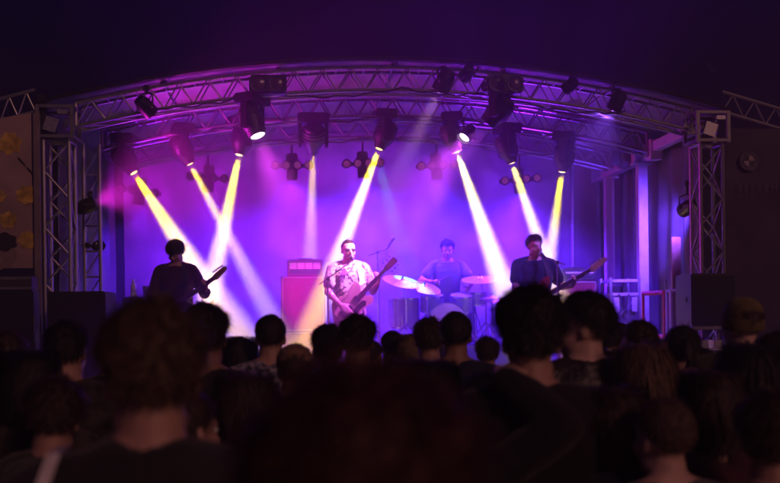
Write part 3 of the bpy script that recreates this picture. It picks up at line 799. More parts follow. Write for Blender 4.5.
def remesh(bm, voxel, iters=3, wrinkle=0.0, wscale=7.0, seed=0.0):
    me = bpy.data.meshes.new('tmp'); bmesh.ops.recalc_face_normals(bm, faces=bm.faces); bm.to_mesh(me); bm.free()
    o = bpy.data.objects.new('tmp', me); TMP.collection.objects.link(o)
    m1 = o.modifiers.new('r', 'REMESH'); m1.mode = 'VOXEL'; m1.voxel_size = voxel
    m2 = o.modifiers.new('s', 'SMOOTH'); m2.factor = 0.5; m2.iterations = iters
    dg = bench_graph()
    out = bpy.data.meshes.new_from_object(o.evaluated_get(dg))
    bpy.data.objects.remove(o); bpy.data.meshes.remove(me)
    if wrinkle:
        nv = [v.normal.copy() for v in out.vertices]
        for v, nn in zip(out.vertices, nv):
            c = v.co
            w = noise.noise(Vector((c.x * wscale, c.y * wscale, c.z * wscale * 0.6 + seed))) + 0.6 * noise.noise(Vector((c.x * wscale * 2.3 + c.z * 9, c.y * wscale * 2, c.z * wscale * 1.6 + seed)))
            v.co = c + nn * wrinkle * w
    out.shade_smooth(); out.materials.clear()
    return out
TMP = bpy.data.scenes.new('remesh_bench')
def bench_graph():
    with bpy.context.temp_override(scene=TMP, view_layer=TMP.view_layers[0]):
        dg = bpy.context.evaluated_depsgraph_get()
        dg.update()
    return dg


def ik(S, W, l1, l2, pole):
    S, W = Vector(S), Vector(W); d = W - S; L = min(d.length, (l1 + l2) * 0.999); d.normalize()
    W = S + d * L
    x = (l1 * l1 - l2 * l2 + L * L) / (2 * L); h = math.sqrt(max(l1 * l1 - x * x, 0))
    p = Vector(pole); p = p - d * p.dot(d); p.normalize()
    return S + d * x + p * h, W

def hand(bm, W, d, nrm, curl, side):
    """W wrist, d along the hand, nrm back of the hand, side +1 right hand / -1 left"""
    d = Vector(d).normalized(); nrm = Vector(nrm); nrm = (nrm - d * nrm.dot(d)).normalized()
    lat = d.cross(nrm) * side                  # toward the thumb for either hand
    lat = -lat
    W = Vector(W)
    for k in range(4):
        off = (1.5 - k) * 0.020
        base = W + d * (0.088 - abs(1.2 - k) * 0.005) + lat * off
        capsule(bm, W + d * 0.008 + lat * off * 0.7, base, 0.0145, 0.0125)
        L = (0.043, 0.048, 0.045, 0.035)[k]; ang = 0; p = base
        for j, f in enumerate((1.0, 0.62, 0.5)):
            ang += curl * (0.75, 1.0, 0.8)[j]
            q = p + (d * math.cos(ang) - nrm * math.sin(ang)) * L * f
            capsule(bm, p, q, 0.0098 - j * 0.0008, 0.0092 - j * 0.0008); p = q
    t0 = W + d * 0.02 + lat * 0.026
    t1 = t0 + (d * 0.6 + lat * 0.62 - nrm * 0.25 * (0.4 + curl)).normalized() * 0.045
    t2 = t1 + (d * 0.85 + lat * 0.2 - nrm * 0.5 * (0.3 + curl)).normalized() * 0.032
    capsule(bm, t0, t1, 0.0145, 0.0115); capsule(bm, t1, t2, 0.0115, 0.0095)

def head_prims(bm, HM, mouth=0.0, neck_from=None):
    ellipsoid(bm, (0, -0.012, 0.03), (0.076, 0.096, 0.087), HM)
    ellipsoid(bm, (0, 0.022, -0.035), (0.062, 0.070, 0.078), HM)
    ellipsoid(bm, (0, 0.052, -0.092), (0.030, 0.030, 0.024), HM, 2)
    for e in (-1, 1):
        ellipsoid(bm, (e * 0.040, 0.058, -0.035), (0.024, 0.026, 0.028), HM, 2)      # cheeks
        ellipsoid(bm, (e * 0.044, 0.0, -0.075), (0.022, 0.04, 0.026), HM, 2)           # jaw
        ellipsoid(bm, (e * 0.078, -0.008, -0.008), (0.010, 0.020, 0.031), HM @ Matrix.Rotation(R(-12 * e), 4, 'Z'), 2)
        capsule(bm, HM @ Vector((e * 0.012, 0.083, 0.022)), HM @ Vector((e * 0.045, 0.070, 0.022)), 0.011, 0.010)   # brow
    capsule(bm, HM @ Vector((0, 0.086, 0.012)), HM @ Vector((0, 0.104, -0.025)), 0.010, 0.013)
    ellipsoid(bm, (0, 0.098, -0.032), (0.018, 0.014, 0.011), HM, 2)
    capsule(bm, HM @ Vector((-0.018, 0.084, -0.056)), HM @ Vector((0.018, 0.084, -0.056)), 0.008)
    capsule(bm, HM @ Vector((-0.015, 0.082, -0.070 - mouth)), HM @ Vector((0.015, 0.082, -0.070 - mouth)), 0.0085)

TORSO = [(0.84, 0.150, 0.105, 0), (0.92, 0.172, 0.122, -.005), (1.0, 0.165, 0.115, 0), (1.08, 0.150, 0.105, .005), (1.18, 0.158, 0.110, .008),
         (1.28, 0.172, 0.120, .008), (1.36, 0.178, 0.120, 0), (1.43, 0.165, 0.100, -.008), (1.48, 0.115, 0.075, -.012), (1.52, 0.062, 0.06, -.012)]

def make_body(spec, voxel=0.012):
    """returns meshes of one figure, 1.75 m tall, facing +y"""
    lean = spec.get('lean', 0); U = Matrix.Translation((0, 0, 0.93)) @ Matrix.Rotation(R(-lean), 4, 'X') @ Matrix.Translation((0, 0, -0.93))
    tw = spec.get('twist', 0); U = U @ Matrix.Rotation(R(tw), 4, 'Z')
    HM = U @ Matrix.Translation((0, 0.012, 1.632)) @ Matrix.Rotation(R(spec.get('hyaw', 0)), 4, 'Z') @ Matrix.Rotation(R(spec.get('hpitch', 0)), 4, 'X') @ Matrix.Rotation(R(spec.get('hroll', 0)), 4, 'Y')
    wide = spec.get('wide', 1.0)
    arms = {}
    for sd, e in (('R', 1), ('L', -1)):
        S = U @ Vector((e * 0.178 * wide, -0.01, 1.425))
        a = spec.get(sd, {})
        W = Vector(a.get('w', (e * 0.27, 0.06, 0.87))); pole = a.get('pole', (e * 0.3, -1, -0.2))
        E, W = ik(S, W, 0.285, 0.255, pole)
        arms[sd] = (S, E, W, a.get('d', None) or (W - E), a.get('n', (e, 0, 0.1)), a.get('curl', 0.35), e)
    legs = []
    for e in (-1, 1):
        hip = Vector((e * 0.09, 0, 0.90))
        if spec.get('seated'):
            knee = Vector((e * 0.24, 0.40, 0.92)); ank = Vector((e * 0.26, 0.42, 0.50))
            toe = ank + Vector((e * 0.03, 0.17, -0.045))
        else:
            st = spec.get('stance', 0.0) * e
            knee = Vector((e * 0.11, 0.02 + st, 0.49)); ank = Vector((e * 0.125, -0.02 + st, 0.09)); toe = ank + Vector((e * 0.04, 0.16, -0.05))
        legs.append((hip, knee, ank, toe))
    # body
    b = bmesh.new()
    ring_loft(b, [(z, rx * wide * 0.96, ry * 0.95, yo) for z, rx, ry, yo in TORSO], U)
    capsule(b, U @ Vector((0, -0.018, 1.46)), HM @ Vector((0, -0.022, -0.06)), 0.062, 0.056)
    for e in (-1, 1): capsule(b, U @ Vector((e * 0.03, -0.03, 1.50)), U @ Vector((e * 0.15 * wide, -0.015, 1.44)), 0.045, 0.05)
    head_prims(b, HM, spec.get('mouth', 0))
    for S, E, W, d, nn, curl, e in arms.values():
        capsule(b, S, E, 0.052, 0.040); capsule(b, E, W, 0.041, 0.027)
        mid = E.lerp(W, 0.3); ellipsoid(b, mid, (0.043, 0.043, 0.043), None, 2)
        hand(b, W, d, nn, curl, e)
    for hip, knee, ank, toe in legs:
        capsule(b, hip, knee, 0.084, 0.056); capsule(b, knee, ank, 0.056, 0.038); capsule(b, ank, toe, 0.04, 0.03)
        ellipsoid(b, knee.lerp(ank, 0.3) + Vector((0, -0.015, 0)), (0.055, 0.06, 0.09), None, 2)
    out = {'HM': HM, 'arms': arms, 'U': U, 'body': remesh(b, voxel, 2)}
    # top
    thick = spec.get('thick', 0.014); sleeve = spec.get('sleeve', 'short'); hem = spec.get('hem', 0.84)
    b = bmesh.new()
    rings = [(z, rx * wide + thick + 0.004 * (z < 1.15), ry + thick + 0.01 * (z < 1.2), yo) for z, rx, ry, yo in TORSO if z >= hem - 0.001 and z < 1.5]
    ring_loft(b, rings, U)
    for e in (-1, 1): capsule(b, U @ Vector((e * 0.045, -0.03, 1.465)), U @ Vector((e * 0.15 * wide, -0.015, 1.437)), 0.05 + thick, 0.053 + thick)
    for S, E, W, d, nn, curl, e in arms.values():
        if sleeve == 'short':
            capsule(b, S, S.lerp(E, 0.62), 0.056 + thick, 0.058 + thick)
        elif sleeve == 'long':
            capsule(b, S, E, 0.054 + thick, 0.046 + thick); capsule(b, E, E.lerp(W, 0.92), 0.046 + thick, 0.034 + thick)
            for k in range(5):
                p = E.lerp(W, 0.05 + 0.17 * k) if k % 2 else S.lerp(E, 0.5 + 0.12 * k)
                ellipsoid(b, p, (0.052 + thick, 0.052 + thick, 0.03), None, 2)
    if spec.get('collar'):
        for k in range(14):
            a = 2 * math.pi * k / 14
            p = U @ Vector((0.075 * math.cos(a), -0.018 + 0.07 * math.sin(a), 1.495 - 0.03 * max(0, math.sin(a)))); ellipsoid(b, p, (0.024, 0.022, 0.034), None, 1)
    if spec.get('hood'):
        ellipsoid(b, U @ Vector((0, -0.105, 1.45)), (0.125, 0.06, 0.075), None, 2); ellipsoid(b, U @ Vector((0, -0.115, 1.40)), (0.10, 0.05, 0.08), None, 2)
    out['top'] = remesh(b, voxel, 3, 0.006 if sleeve == 'short' else 0.009, 7.0, spec.get('seed', 0))
    # trousers
    b = bmesh.new()
    if spec.get('seated'): ring_loft(b, [(z, rx + .012, ry + .014, yo) for z, rx, ry, yo in TORSO if z < 1.05])
    else: ring_loft(b, [(0.80, 0.13, 0.10, 0)] + [(z, rx + .010, ry + .012, yo) for z, rx, ry, yo in TORSO if z < 1.05])
    for hip, knee, ank, toe in legs:
        capsule(b, hip, knee, 0.096, 0.072); capsule(b, knee, ank.lerp(knee, 0.06), 0.072, 0.062)
    out['trousers'] = remesh(b, max(voxel, 0.012), 3, 0.007, 8.0, 3.0)
    b = bmesh.new()
    for hip, knee, ank, toe in legs:
        capsule(b, ank + Vector((0, -0.02, -0.03)), toe, 0.052, 0.042); capsule(b, ank + Vector((0, -0.04, -0.045)), toe + Vector((0, 0.02, -0.005)), 0.042, 0.035)
        capsule(b, ank + Vector((0, -0.02, -0.02)), ank + Vector((0, -0.02, 0.04)), 0.05, 0.05)
    out['shoes'] = remesh(b, max(voxel, 0.012), 2)
    return out

# ---- hair, in the head's own frame
def smooth01(x): x = max(0.0, min(1.0, x)); return x * x * (3 - 2 * x)
HC = Vector((0, -0.012, 0.03)); HR = Vector((0.077, 0.097, 0.088))
def hair_mesh(style, seed=1):
    rnd = random.Random(seed)
    P = dict(th=0.018, back=0.015, zf=0.52, zs=0.0, zb=-0.55, L=0.03, n=1100, lift=0.35, lump=0.004, w=0.0022)
    P.update({'crop': dict(th=0.008, back=0.006, L=0.016, n=2200, lump=0.003, zf=0.58, lift=0.7, w=0.0014),
              'short': dict(th=0.022, back=0.016, L=0.036, lump=0.010, n=1900, lift=0.5, w=0.0017),
              'quiff': dict(th=0.038, back=0.016, L=0.045, lump=0.009, zf=0.5),
              'thick': dict(th=0.04, back=0.02, L=0.032, n=2600, lift=0.7, lump=0.011, zf=0.5, zs=0.02, zb=-0.6, w=0.0018),
              'curly': dict(th=0.045, back=0.036, L=0.035, n=2200, lift=0.9, lump=0.015, zf=0.45, zb=-0.62),
              'bowl': dict(th=0.024, back=0.018, L=0.05, lump=0.005, zf=0.08, zs=-0.35, zb=-0.7, lift=0.10, n=2600),
              'bob': dict(th=0.026, back=0.028, L=0.12, lump=0.006, zf=0.42, zs=-0.3, zb=-0.8, lift=0.1, n=1500),
              'long': dict(th=0.022, back=0.024, L=0.26, lump=0.006, zf=0.45, zs=-0.25, zb=-0.8, lift=0.06, n=1500),
              'ponytail': dict(th=0.014, back=0.012, L=0.05, lump=0.003, zf=0.5, lift=0.05),
              'thin': dict(th=0.004, back=0.008, L=0.012, n=600, lump=0.001, zf=0.75)}[style])
    def line(d):
        if d.y > 0: return P['zs'] + (P['zf'] - P['zs']) * smooth01(d.y / 0.62)
        return P['zs'] + (P['zb'] - P['zs']) * smooth01(-d.y / 0.8)
    def surf(d):
        zl = line(d); f = smooth01((d.z - zl) / 0.35); top = smooth01((d.z + 0.2) / 1.0)
        th = (P['back'] + (P['th'] - P['back']) * top) * f + 0.0015
        th += P['lump'] * f * (noise.noise(d * 4 + Vector((seed, 0, 0))) + 0.7 * noise.noise(d * 9 + Vector((0, seed, 0))))
        return HC + Vector((d.x * (HR.x + th), d.y * (HR.y + th), d.z * (HR.z + th)))
    b = bmesh.new(); bmesh.ops.create_icosphere(b, subdivisions=4, radius=1)
    kill = [v for v in b.verts if v.co.z < line(v.co.normalized()) - 0.06]
    bmesh.ops.delete(b, geom=kill, context='VERTS')
    for v in b.verts: v.co = surf(v.co.normalized())
    if style in ('long', 'bob'):
        depth = P['L'] * 0.85; rings = []; K = 22
        for r_ in range(8):
            f = r_ / 7; z = -0.01 - depth * f; row = []
            for k in range(K + 1):
                a = R(188) + R(164) * k / K           # behind the head
                row.append(b.verts.new((math.cos(a) * (0.094 + 0.012 * math.sin(f * 3) + 0.004 * math.sin(k * 2.1)), -0.012 + math.sin(a) * (0.112 - 0.01 * f + 0.005 * math.sin(k * 1.7)), z)))
            rings.append(row)
        for r1_, r2_ in zip(rings, rings[1:]):
            for k in range(K): b.faces.new((r1_[k], r1_[k + 1], r2_[k + 1], r2_[k]))
    if style == 'ponytail':
        sweep(b, [(0, -0.11, 0.06), (0, -0.15, 0.05), (0, -0.165, 0.0), (0.004, -0.155, -0.07), (0.01, -0.145, -0.14), (0.01, -0.14, -0.19)], [0.018, 0.026, 0.03, 0.028, 0.02, 0.006], 10)
    crown = Vector((0.01, -0.04, 0.14))
    made = 0
    while made < P['n']:
        d = Vector((rnd.gauss(0, 1), rnd.gauss(0, 1), rnd.gauss(0.35, 1))).normalized()
        if d.z < line(d) + 0.02: continue
        made += 1
        p = surf(d) - d * 0.003; nrm = d
        flow = (p - crown); flow -= nrm * flow.dot(nrm)
        flow = flow.normalized() if flow.length > 1e-4 else Vector((1, 0, 0))
        rv = Vector((rnd.gauss(0, 1), rnd.gauss(0, 1), rnd.gauss(0, 1))) * 0.28
        dirv = (flow + nrm * P['lift'] * rnd.uniform(0.3, 1.2) + rv * (2.2 if style == 'curly' else 1)).normalized()
        if style == 'quiff' and d.z > 0.5 and d.y > -0.2: dirv = (nrm + Vector((0, 0.5, 0.2)) + rv).normalized()
        side = dirv.cross(nrm); side = side.normalized() * P['w'] if side.length > 1e-3 else Vector((P['w'], 0, 0))
        L = P['L'] * rnd.uniform(0.6, 1.15); segs = 5 if style in ('long', 'bob') else 2
        prev = (b.verts.new(p - side), b.verts.new(p + side)); c = p.copy()
        for j in range(segs):
            c = c + dirv * L / segs
            if style in ('long', 'bob'):
                r_ = Vector((c.x, c.y + 0.012, 0))
                dirv = (dirv * 0.4 + Vector((0, 0, -1)) * 0.8 + Vector((rnd.gauss(0, .06), rnd.gauss(0, .06), 0))).normalized()
                if r_.length < 0.095 and r_.length > 1e-3: c += r_.normalized() * (0.097 - r_.length)
            elif style == 'curly': dirv = (dirv + Vector((rnd.gauss(0, 1), rnd.gauss(0, 1), rnd.gauss(0, 1))) * 0.7).normalized()
            else: dirv = (dirv + Vector((0, 0, -0.25)) + rv * 0.5).normalized()
            if j == segs - 1:
                t_ = b.verts.new(c); b.faces.new((prev[0], prev[1], t_))
            else:
                w_ = 1 - 0.4 * (j + 1) / segs
                cur = (b.verts.new(c - side * w_), b.verts.new(c + side * w_)); b.faces.new((prev[0], prev[1], cur[1], cur[0])); prev = cur
    me = bpy.data.meshes.new('hair'); b.to_mesh(me); b.free(); me.shade_smooth()
    return me
HAIR = {}
def get_hair(style, seed=1):
    if (style, seed) not in HAIR: HAIR[(style, seed)] = hair_mesh(style, seed)
    return HAIR[(style, seed)]

def beanie_mesh():
    b = bmesh.new()
    lathe(b, [(0.087, -0.02), (0.090, -0.012), (0.0905, 0.03), (0.0875, 0.034), (0.0865, 0.045), (0.080, 0.085), (0.06, 0.115), (0.03, 0.130), (0, 0.133)], 32)
    for v in b.verts:
        a = math.atan2(v.co.y, v.co.x); v.co.y *= 1.16; v.co.y -= 0.012; v.co *= 1 + 0.006 * math.sin(a * 16)
    return new_mesh('beanie', b)
def cap_mesh():
    b = bmesh.new()
    lathe(b, [(0.083, 0.02), (0.086, 0.03), (0.083, 0.07), (0.066, 0.105), (0.03, 0.125), (0.006, 0.128), (0, 0.13)], 28)
    for v in b.verts: v.co.y = v.co.y * 1.18 - 0.010
    pr = [(-0.075, 0.05), (-0.07, 0.11), (-0.04, 0.155), (0, 0.168), (0.04, 0.155), (0.07, 0.11), (0.075, 0.05)]
    prism(b, pr, 0.018, 0.024)
    return new_mesh('cap', b)
EYE = None
def eye_mesh():
    b = bmesh.new(); bmesh.ops.create_uvsphere(b, u_segments=14, v_segments=10, radius=0.0125, matrix=Matrix.Rotation(R(-90), 4, 'X'))
    me = new_mesh('eye', b); me.materials.append(M['eye_white']); me.materials.append(M['eye_dark'])
    for p in me.polygons:
        if p.center.y > 0.0105: p.material_index = 1
    return me

HAIRM = {'black': mat('black_hair', (0.012, 0.010, 0.009), 0.55, 0, 0.3, 40, 0.4, 220), 'brown': mat('brown_hair', (0.045, 0.026, 0.014), 0.5, 0, 0.3, 40, 0.4, 220),
         'light': mat('light_brown_hair', (0.15, 0.095, 0.05), 0.5, 0, 0.3, 40, 0.4, 220), 'grey': mat('greying_hair', (0.085, 0.055, 0.032), 0.6, 0, 0.35, 50, 0.4, 220),
         'red_lit': mat('red_lit_hair', (0.06, 0.022, 0.018), 0.5, 0, 0.3, 40, 0.4, 220), 'blond': mat('dark_blond_hair', (0.22, 0.15, 0.08), 0.5, 0, 0.3, 40, 0.4, 220)}  # reddish tone paints red light onto the nearest head
def cloth(name, col, col2=None, rough=0.9, var=0.25, vs_=14): return mat(name, col, rough, 0, var, vs_, 0.35, 220, 0.3, 0.15, col2)
CL = {'black': cloth('black_cotton', (0.014, 0.014, 0.016)), 'char': cloth('charcoal_cotton', (0.03, 0.03, 0.033)), 'navy': cloth('navy_cotton', (0.016, 0.02, 0.045)),
      'brown': cloth('brown_wool', (0.055, 0.035, 0.025)), 'plum': cloth('plum_fleece', (0.07, 0.025, 0.035)), 'olive': cloth('olive_canvas', (0.05, 0.05, 0.028)),
      'tan': cloth('tan_canvas', (0.24, 0.15, 0.09)), 'mid': cloth('mid_grey_jersey', (0.16, 0.16, 0.17)), 'grey': cloth('grey_jersey', (0.10, 0.10, 0.11)), 'pale': cloth('pale_jacket', (0.30, 0.25, 0.24), None, 0.85, 0.3),
      'leather': mat('worn_leather', (0.03, 0.026, 0.022), 0.42, 0, 0.35, 10, 0.4, 60), 'camo': cloth('patterned_fleece', (0.02, 0.02, 0.02), (0.07, 0.06, 0.045), 0.9, 0.3, 18),
      'rust': cloth('rust_canvas', (0.22, 0.09, 0.035)), 'olive_b': cloth('olive_knit', (0.16, 0.12, 0.045)), 'scarf': cloth('white_blue_patterned_shirt', (0.03, 0.05, 0.12), (0.5, 0.5, 0.55), 0.9, 0.3, 40), 'red': cloth('red_lit_fleece', (0.22, 0.025, 0.05))}  # red fleece colour stands in for red-magenta light on the nearest hood

def dress(name, label, meshes, H, loc, yaw, skin, hair, hair_m, top_m, trouser_m, group=None, frame=None, top_name='jacket', hair_seed=1, hat=None, hat_m=None, extra=None):
    """link one figure: an Empty on the ground with body, clothes and hair under it"""
    root = bpy.data.objects.new('person', None); COL.objects.link(root); root.empty_display_size = 0.1
    k = H / 1.75
    root.matrix_world = (frame or Matrix.Identity(4)) @ Matrix.Translation(loc) @ Matrix.Rotation(yaw, 4, 'Z') @ Matrix.Diagonal((k, k, k, 1))
    set_tag(root, label, 'person', group)
    I = Matrix.Identity(4)
    body = link('body', meshes['body'], root, I, skin)
    link(top_name, meshes['top'], root, I, top_m); link('trousers', meshes['trousers'], root, I, trouser_m); link('shoes', meshes['shoes'], root, I, M['shoe'])
    if hair: link('hair', get_hair(hair, hair_seed), root, meshes['HM'], hair_m)
    global EYE
    if EYE is None: EYE = eye_mesh()
    for e in (-1, 1): link('eye', EYE, body, meshes['HM'] @ Matrix.Translation((e * 0.031, 0.075, 0.002)))
    if hat == 'beanie': link('beanie', BEANIE, root, meshes['HM'], hat_m)
    if hat == 'cap': link('cap', CAP, root, meshes['HM'] @ (extra or I), hat_m)
    return root
BEANIE, CAP = beanie_mesh(), cap_mesh()

# ================================================================== band gear
def amp(name, label, s0, s1, t0, t1, z0, z1, group=None, box_m='tolex', cloth_m='amp_cloth', head=False, cat='amplifier'):
    th = Thing(name, label, cat, ((s0 + s1) / 2, (t0 + t1) / 2, z0), group=group)
    th.part('cabinet', box(s0, s1, t0, t1, z0, z1, 0.012), M[box_m])
    if head:
        fp = th.part('front_panel', box(s0 + 0.025, s1 - 0.025, t0 - 0.004, t0 + 0.004, z0 + 0.03, z1 - 0.03, 0.002), M[cloth_m])
        nn = 7
        for k in range(nn):
            x = s0 + 0.07 + (s1 - s0 - 0.14) * k / (nn - 1); kb = bmesh.new(); cyl(kb, (x, t0 - 0.022, z0 + 0.055), (x, t0 - 0.004, z0 + 0.055), 0.012, seg=12); th.part('knob', kb, M['black_plastic'], parent=fp)
        for k in range(4):
            x = s0 + 0.08 + (s1 - s0 - 0.16) * k / 3; th.part('vent_slot', box(x - 0.045, x + 0.045, t0 - 0.007, t0 - 0.0045, z0 + 0.09, z1 - 0.045), M['piping'], parent=fp)
        th.part('handle', box((s0 + s1) / 2 - 0.1, (s0 + s1) / 2 + 0.1, (t0 + t1) / 2 - 0.015, (t0 + t1) / 2 + 0.015, z1 + 0.001, z1 + 0.02, 0.006), M['black_plastic'])
    else:
        gc = th.part('grille_cloth', box(s0 + 0.03, s1 - 0.03, t0 - 0.006, t0 + 0.002, z0 + 0.03, z1 - 0.03, 0.003), M[cloth_m])
        for a, b_ in ((s0 + 0.022, s0 + 0.03), (s1 - 0.03, s1 - 0.022)):
            th.part('piping', box(a, b_, t0 - 0.010, t0 - 0.0005, z0 + 0.022, z1 - 0.022, 0.002), M['piping'])
        for a, b_ in ((z0 + 0.0135, z0 + 0.0215), (z1 - 0.0215, z1 - 0.0135)):
            th.part('piping', box(s0 + 0.022, s1 - 0.022, t0 - 0.010, t0 - 0.0005, a, b_, 0.002), M['piping'])
        for e in (s0, s1):
            for z in (z0, z1): th.part('corner_cap', box(e - 0.004 if e == s0 else e - 0.03, e + 0.03 if e == s0 else e + 0.004, t0 - 0.004, t0 + 0.03, z - 0.004 if z == z0 else z - 0.03, z + 0.03 if z == z0 else z + 0.004, 0.004), M['black_plastic'])
    return th
ta = 2.15
a, b = lp(281, 330, ta), lp(325, 276, ta); zm = FLOOR + (b.z - FLOOR) / 2
amp('amp_cabinet', 'upper guitar cabinet glowing magenta behind the singer', a.x, b.x, ta, ta + 0.33, zm + 0.002, b.z, 'stacked cabinets behind the singer')
amp('amp_cabinet', 'lower guitar cabinet of the magenta stack behind the singer', a.x, b.x, ta, ta + 0.33, FLOOR, zm, 'stacked cabinets behind the singer')
c1, c2 = lp(287, 275, ta), lp(323, 259, ta)
amp('amplifier_top', 'amplifier head with vented front on top of the magenta cabinets', c1.x, c2.x, ta + 0.02, ta + 0.27, b.z + 0.002, c2.z, None, 'tolex', 'amp_dark', True)
ta = 1.75
a, b = lp(563, 330, ta), lp(597, 268, ta)
amp('amp_cabinet', 'bass cabinet with dim grille standing behind the bassist', a.x, b.x, ta, ta + 0.35, FLOOR, b.z - 0.16, None, 'tolex', 'amp_cloth')
amp('amplifier_top', 'bass amplifier head on the cabinet behind the bassist', a.x + 0.01, b.x - 0.01, ta + 0.01, ta + 0.3, b.z - 0.158, b.z, None, 'amp_dark', 'amp_dark', True)
ta = 1.3
a, b = lp(146, 330, ta), lp(161, 286, ta)
amp('guitar_combo', 'small combo amplifier beside the guitarist and the water bottle', lp(143, 300, ta).x, lp(172, 300, ta).x, ta, ta + 0.25, FLOOR + 0.6, b.z, None, 'amp_dark', 'amp_cloth')
th = Thing('flight_case', 'tall black flight case under the combo amplifier and water bottle', 'case', (lp(148, 330, ta).x, ta + 0.2, FLOOR))
x0, x1 = lp(118, 300, ta).x, lp(174, 300, ta).x
th.part('shell', box(x0, x1, ta - 0.06, ta + 0.4, FLOOR, FLOOR + 0.595, 0.008), M['black_plastic'])
for z in (0.01, 0.56): th.part('edge_trim', box(x0 - 0.003, x1 + 0.003, ta - 0.066, ta - 0.0605, FLOOR + z, FLOOR + z + 0.03), M['alu_dark'])
th.part('latch', box((x0 + x1) / 2 - 0.04, (x0 + x1) / 2 + 0.04, ta - 0.075, ta - 0.0605, FLOOR + 0.3, FLOOR + 0.38, 0.004), M['alu'])
# shelf box carrying the bottle
c = lp(133, 297, ta)
th = Thing('monitor_box', 'black box that the clear water bottle stands on', 'box', (c.x, ta, FLOOR + 0.596))
th.part('shell', box(c.x - 0.12, c.x + 0.10, ta - 0.03, ta + 0.22, FLOOR + 0.597, c.z, 0.01), M['black_plastic'])
th.part('handle', box(c.x - 0.06, c.x + 0.04, ta - 0.036, ta - 0.0305, c.z - 0.09, c.z - 0.06, 0.002), M['alu_dark'])
th = Thing('water_bottle', 'clear plastic water bottle standing beside the guitarist', 'bottle', (c.x, ta + 0.05, c.z))
bm_ = bmesh.new(); lathe(bm_, [(0.028, 0), (0.034, 0.005), (0.034, 0.045), (0.031, 0.05), (0.034, 0.055), (0.034, 0.12), (0.030, 0.14), (0.014, 0.175), (0.013, 0.185)], 18, Matrix.Translation((c.x, ta + 0.05, c.z + 0.002))); th.part('bottle_body', bm_, M['plastic_clear'])
bm_ = bmesh.new(); lathe(bm_, [(0.016, 0.188), (0.016, 0.204), (0.014, 0.207)], 14, Matrix.Translation((c.x, ta + 0.05, c.z + 0.002))); th.part('bottle_cap', bm_, M['white_paint'])
bm_ = bmesh.new(); lathe(bm_, [(0.0345, 0.065), (0.0352, 0.066), (0.0352, 0.109), (0.0345, 0.11)], 18, Matrix.Translation((c.x, ta + 0.05, c.z + 0.002))); th.part('bottle_label', bm_, M['white_paint'])

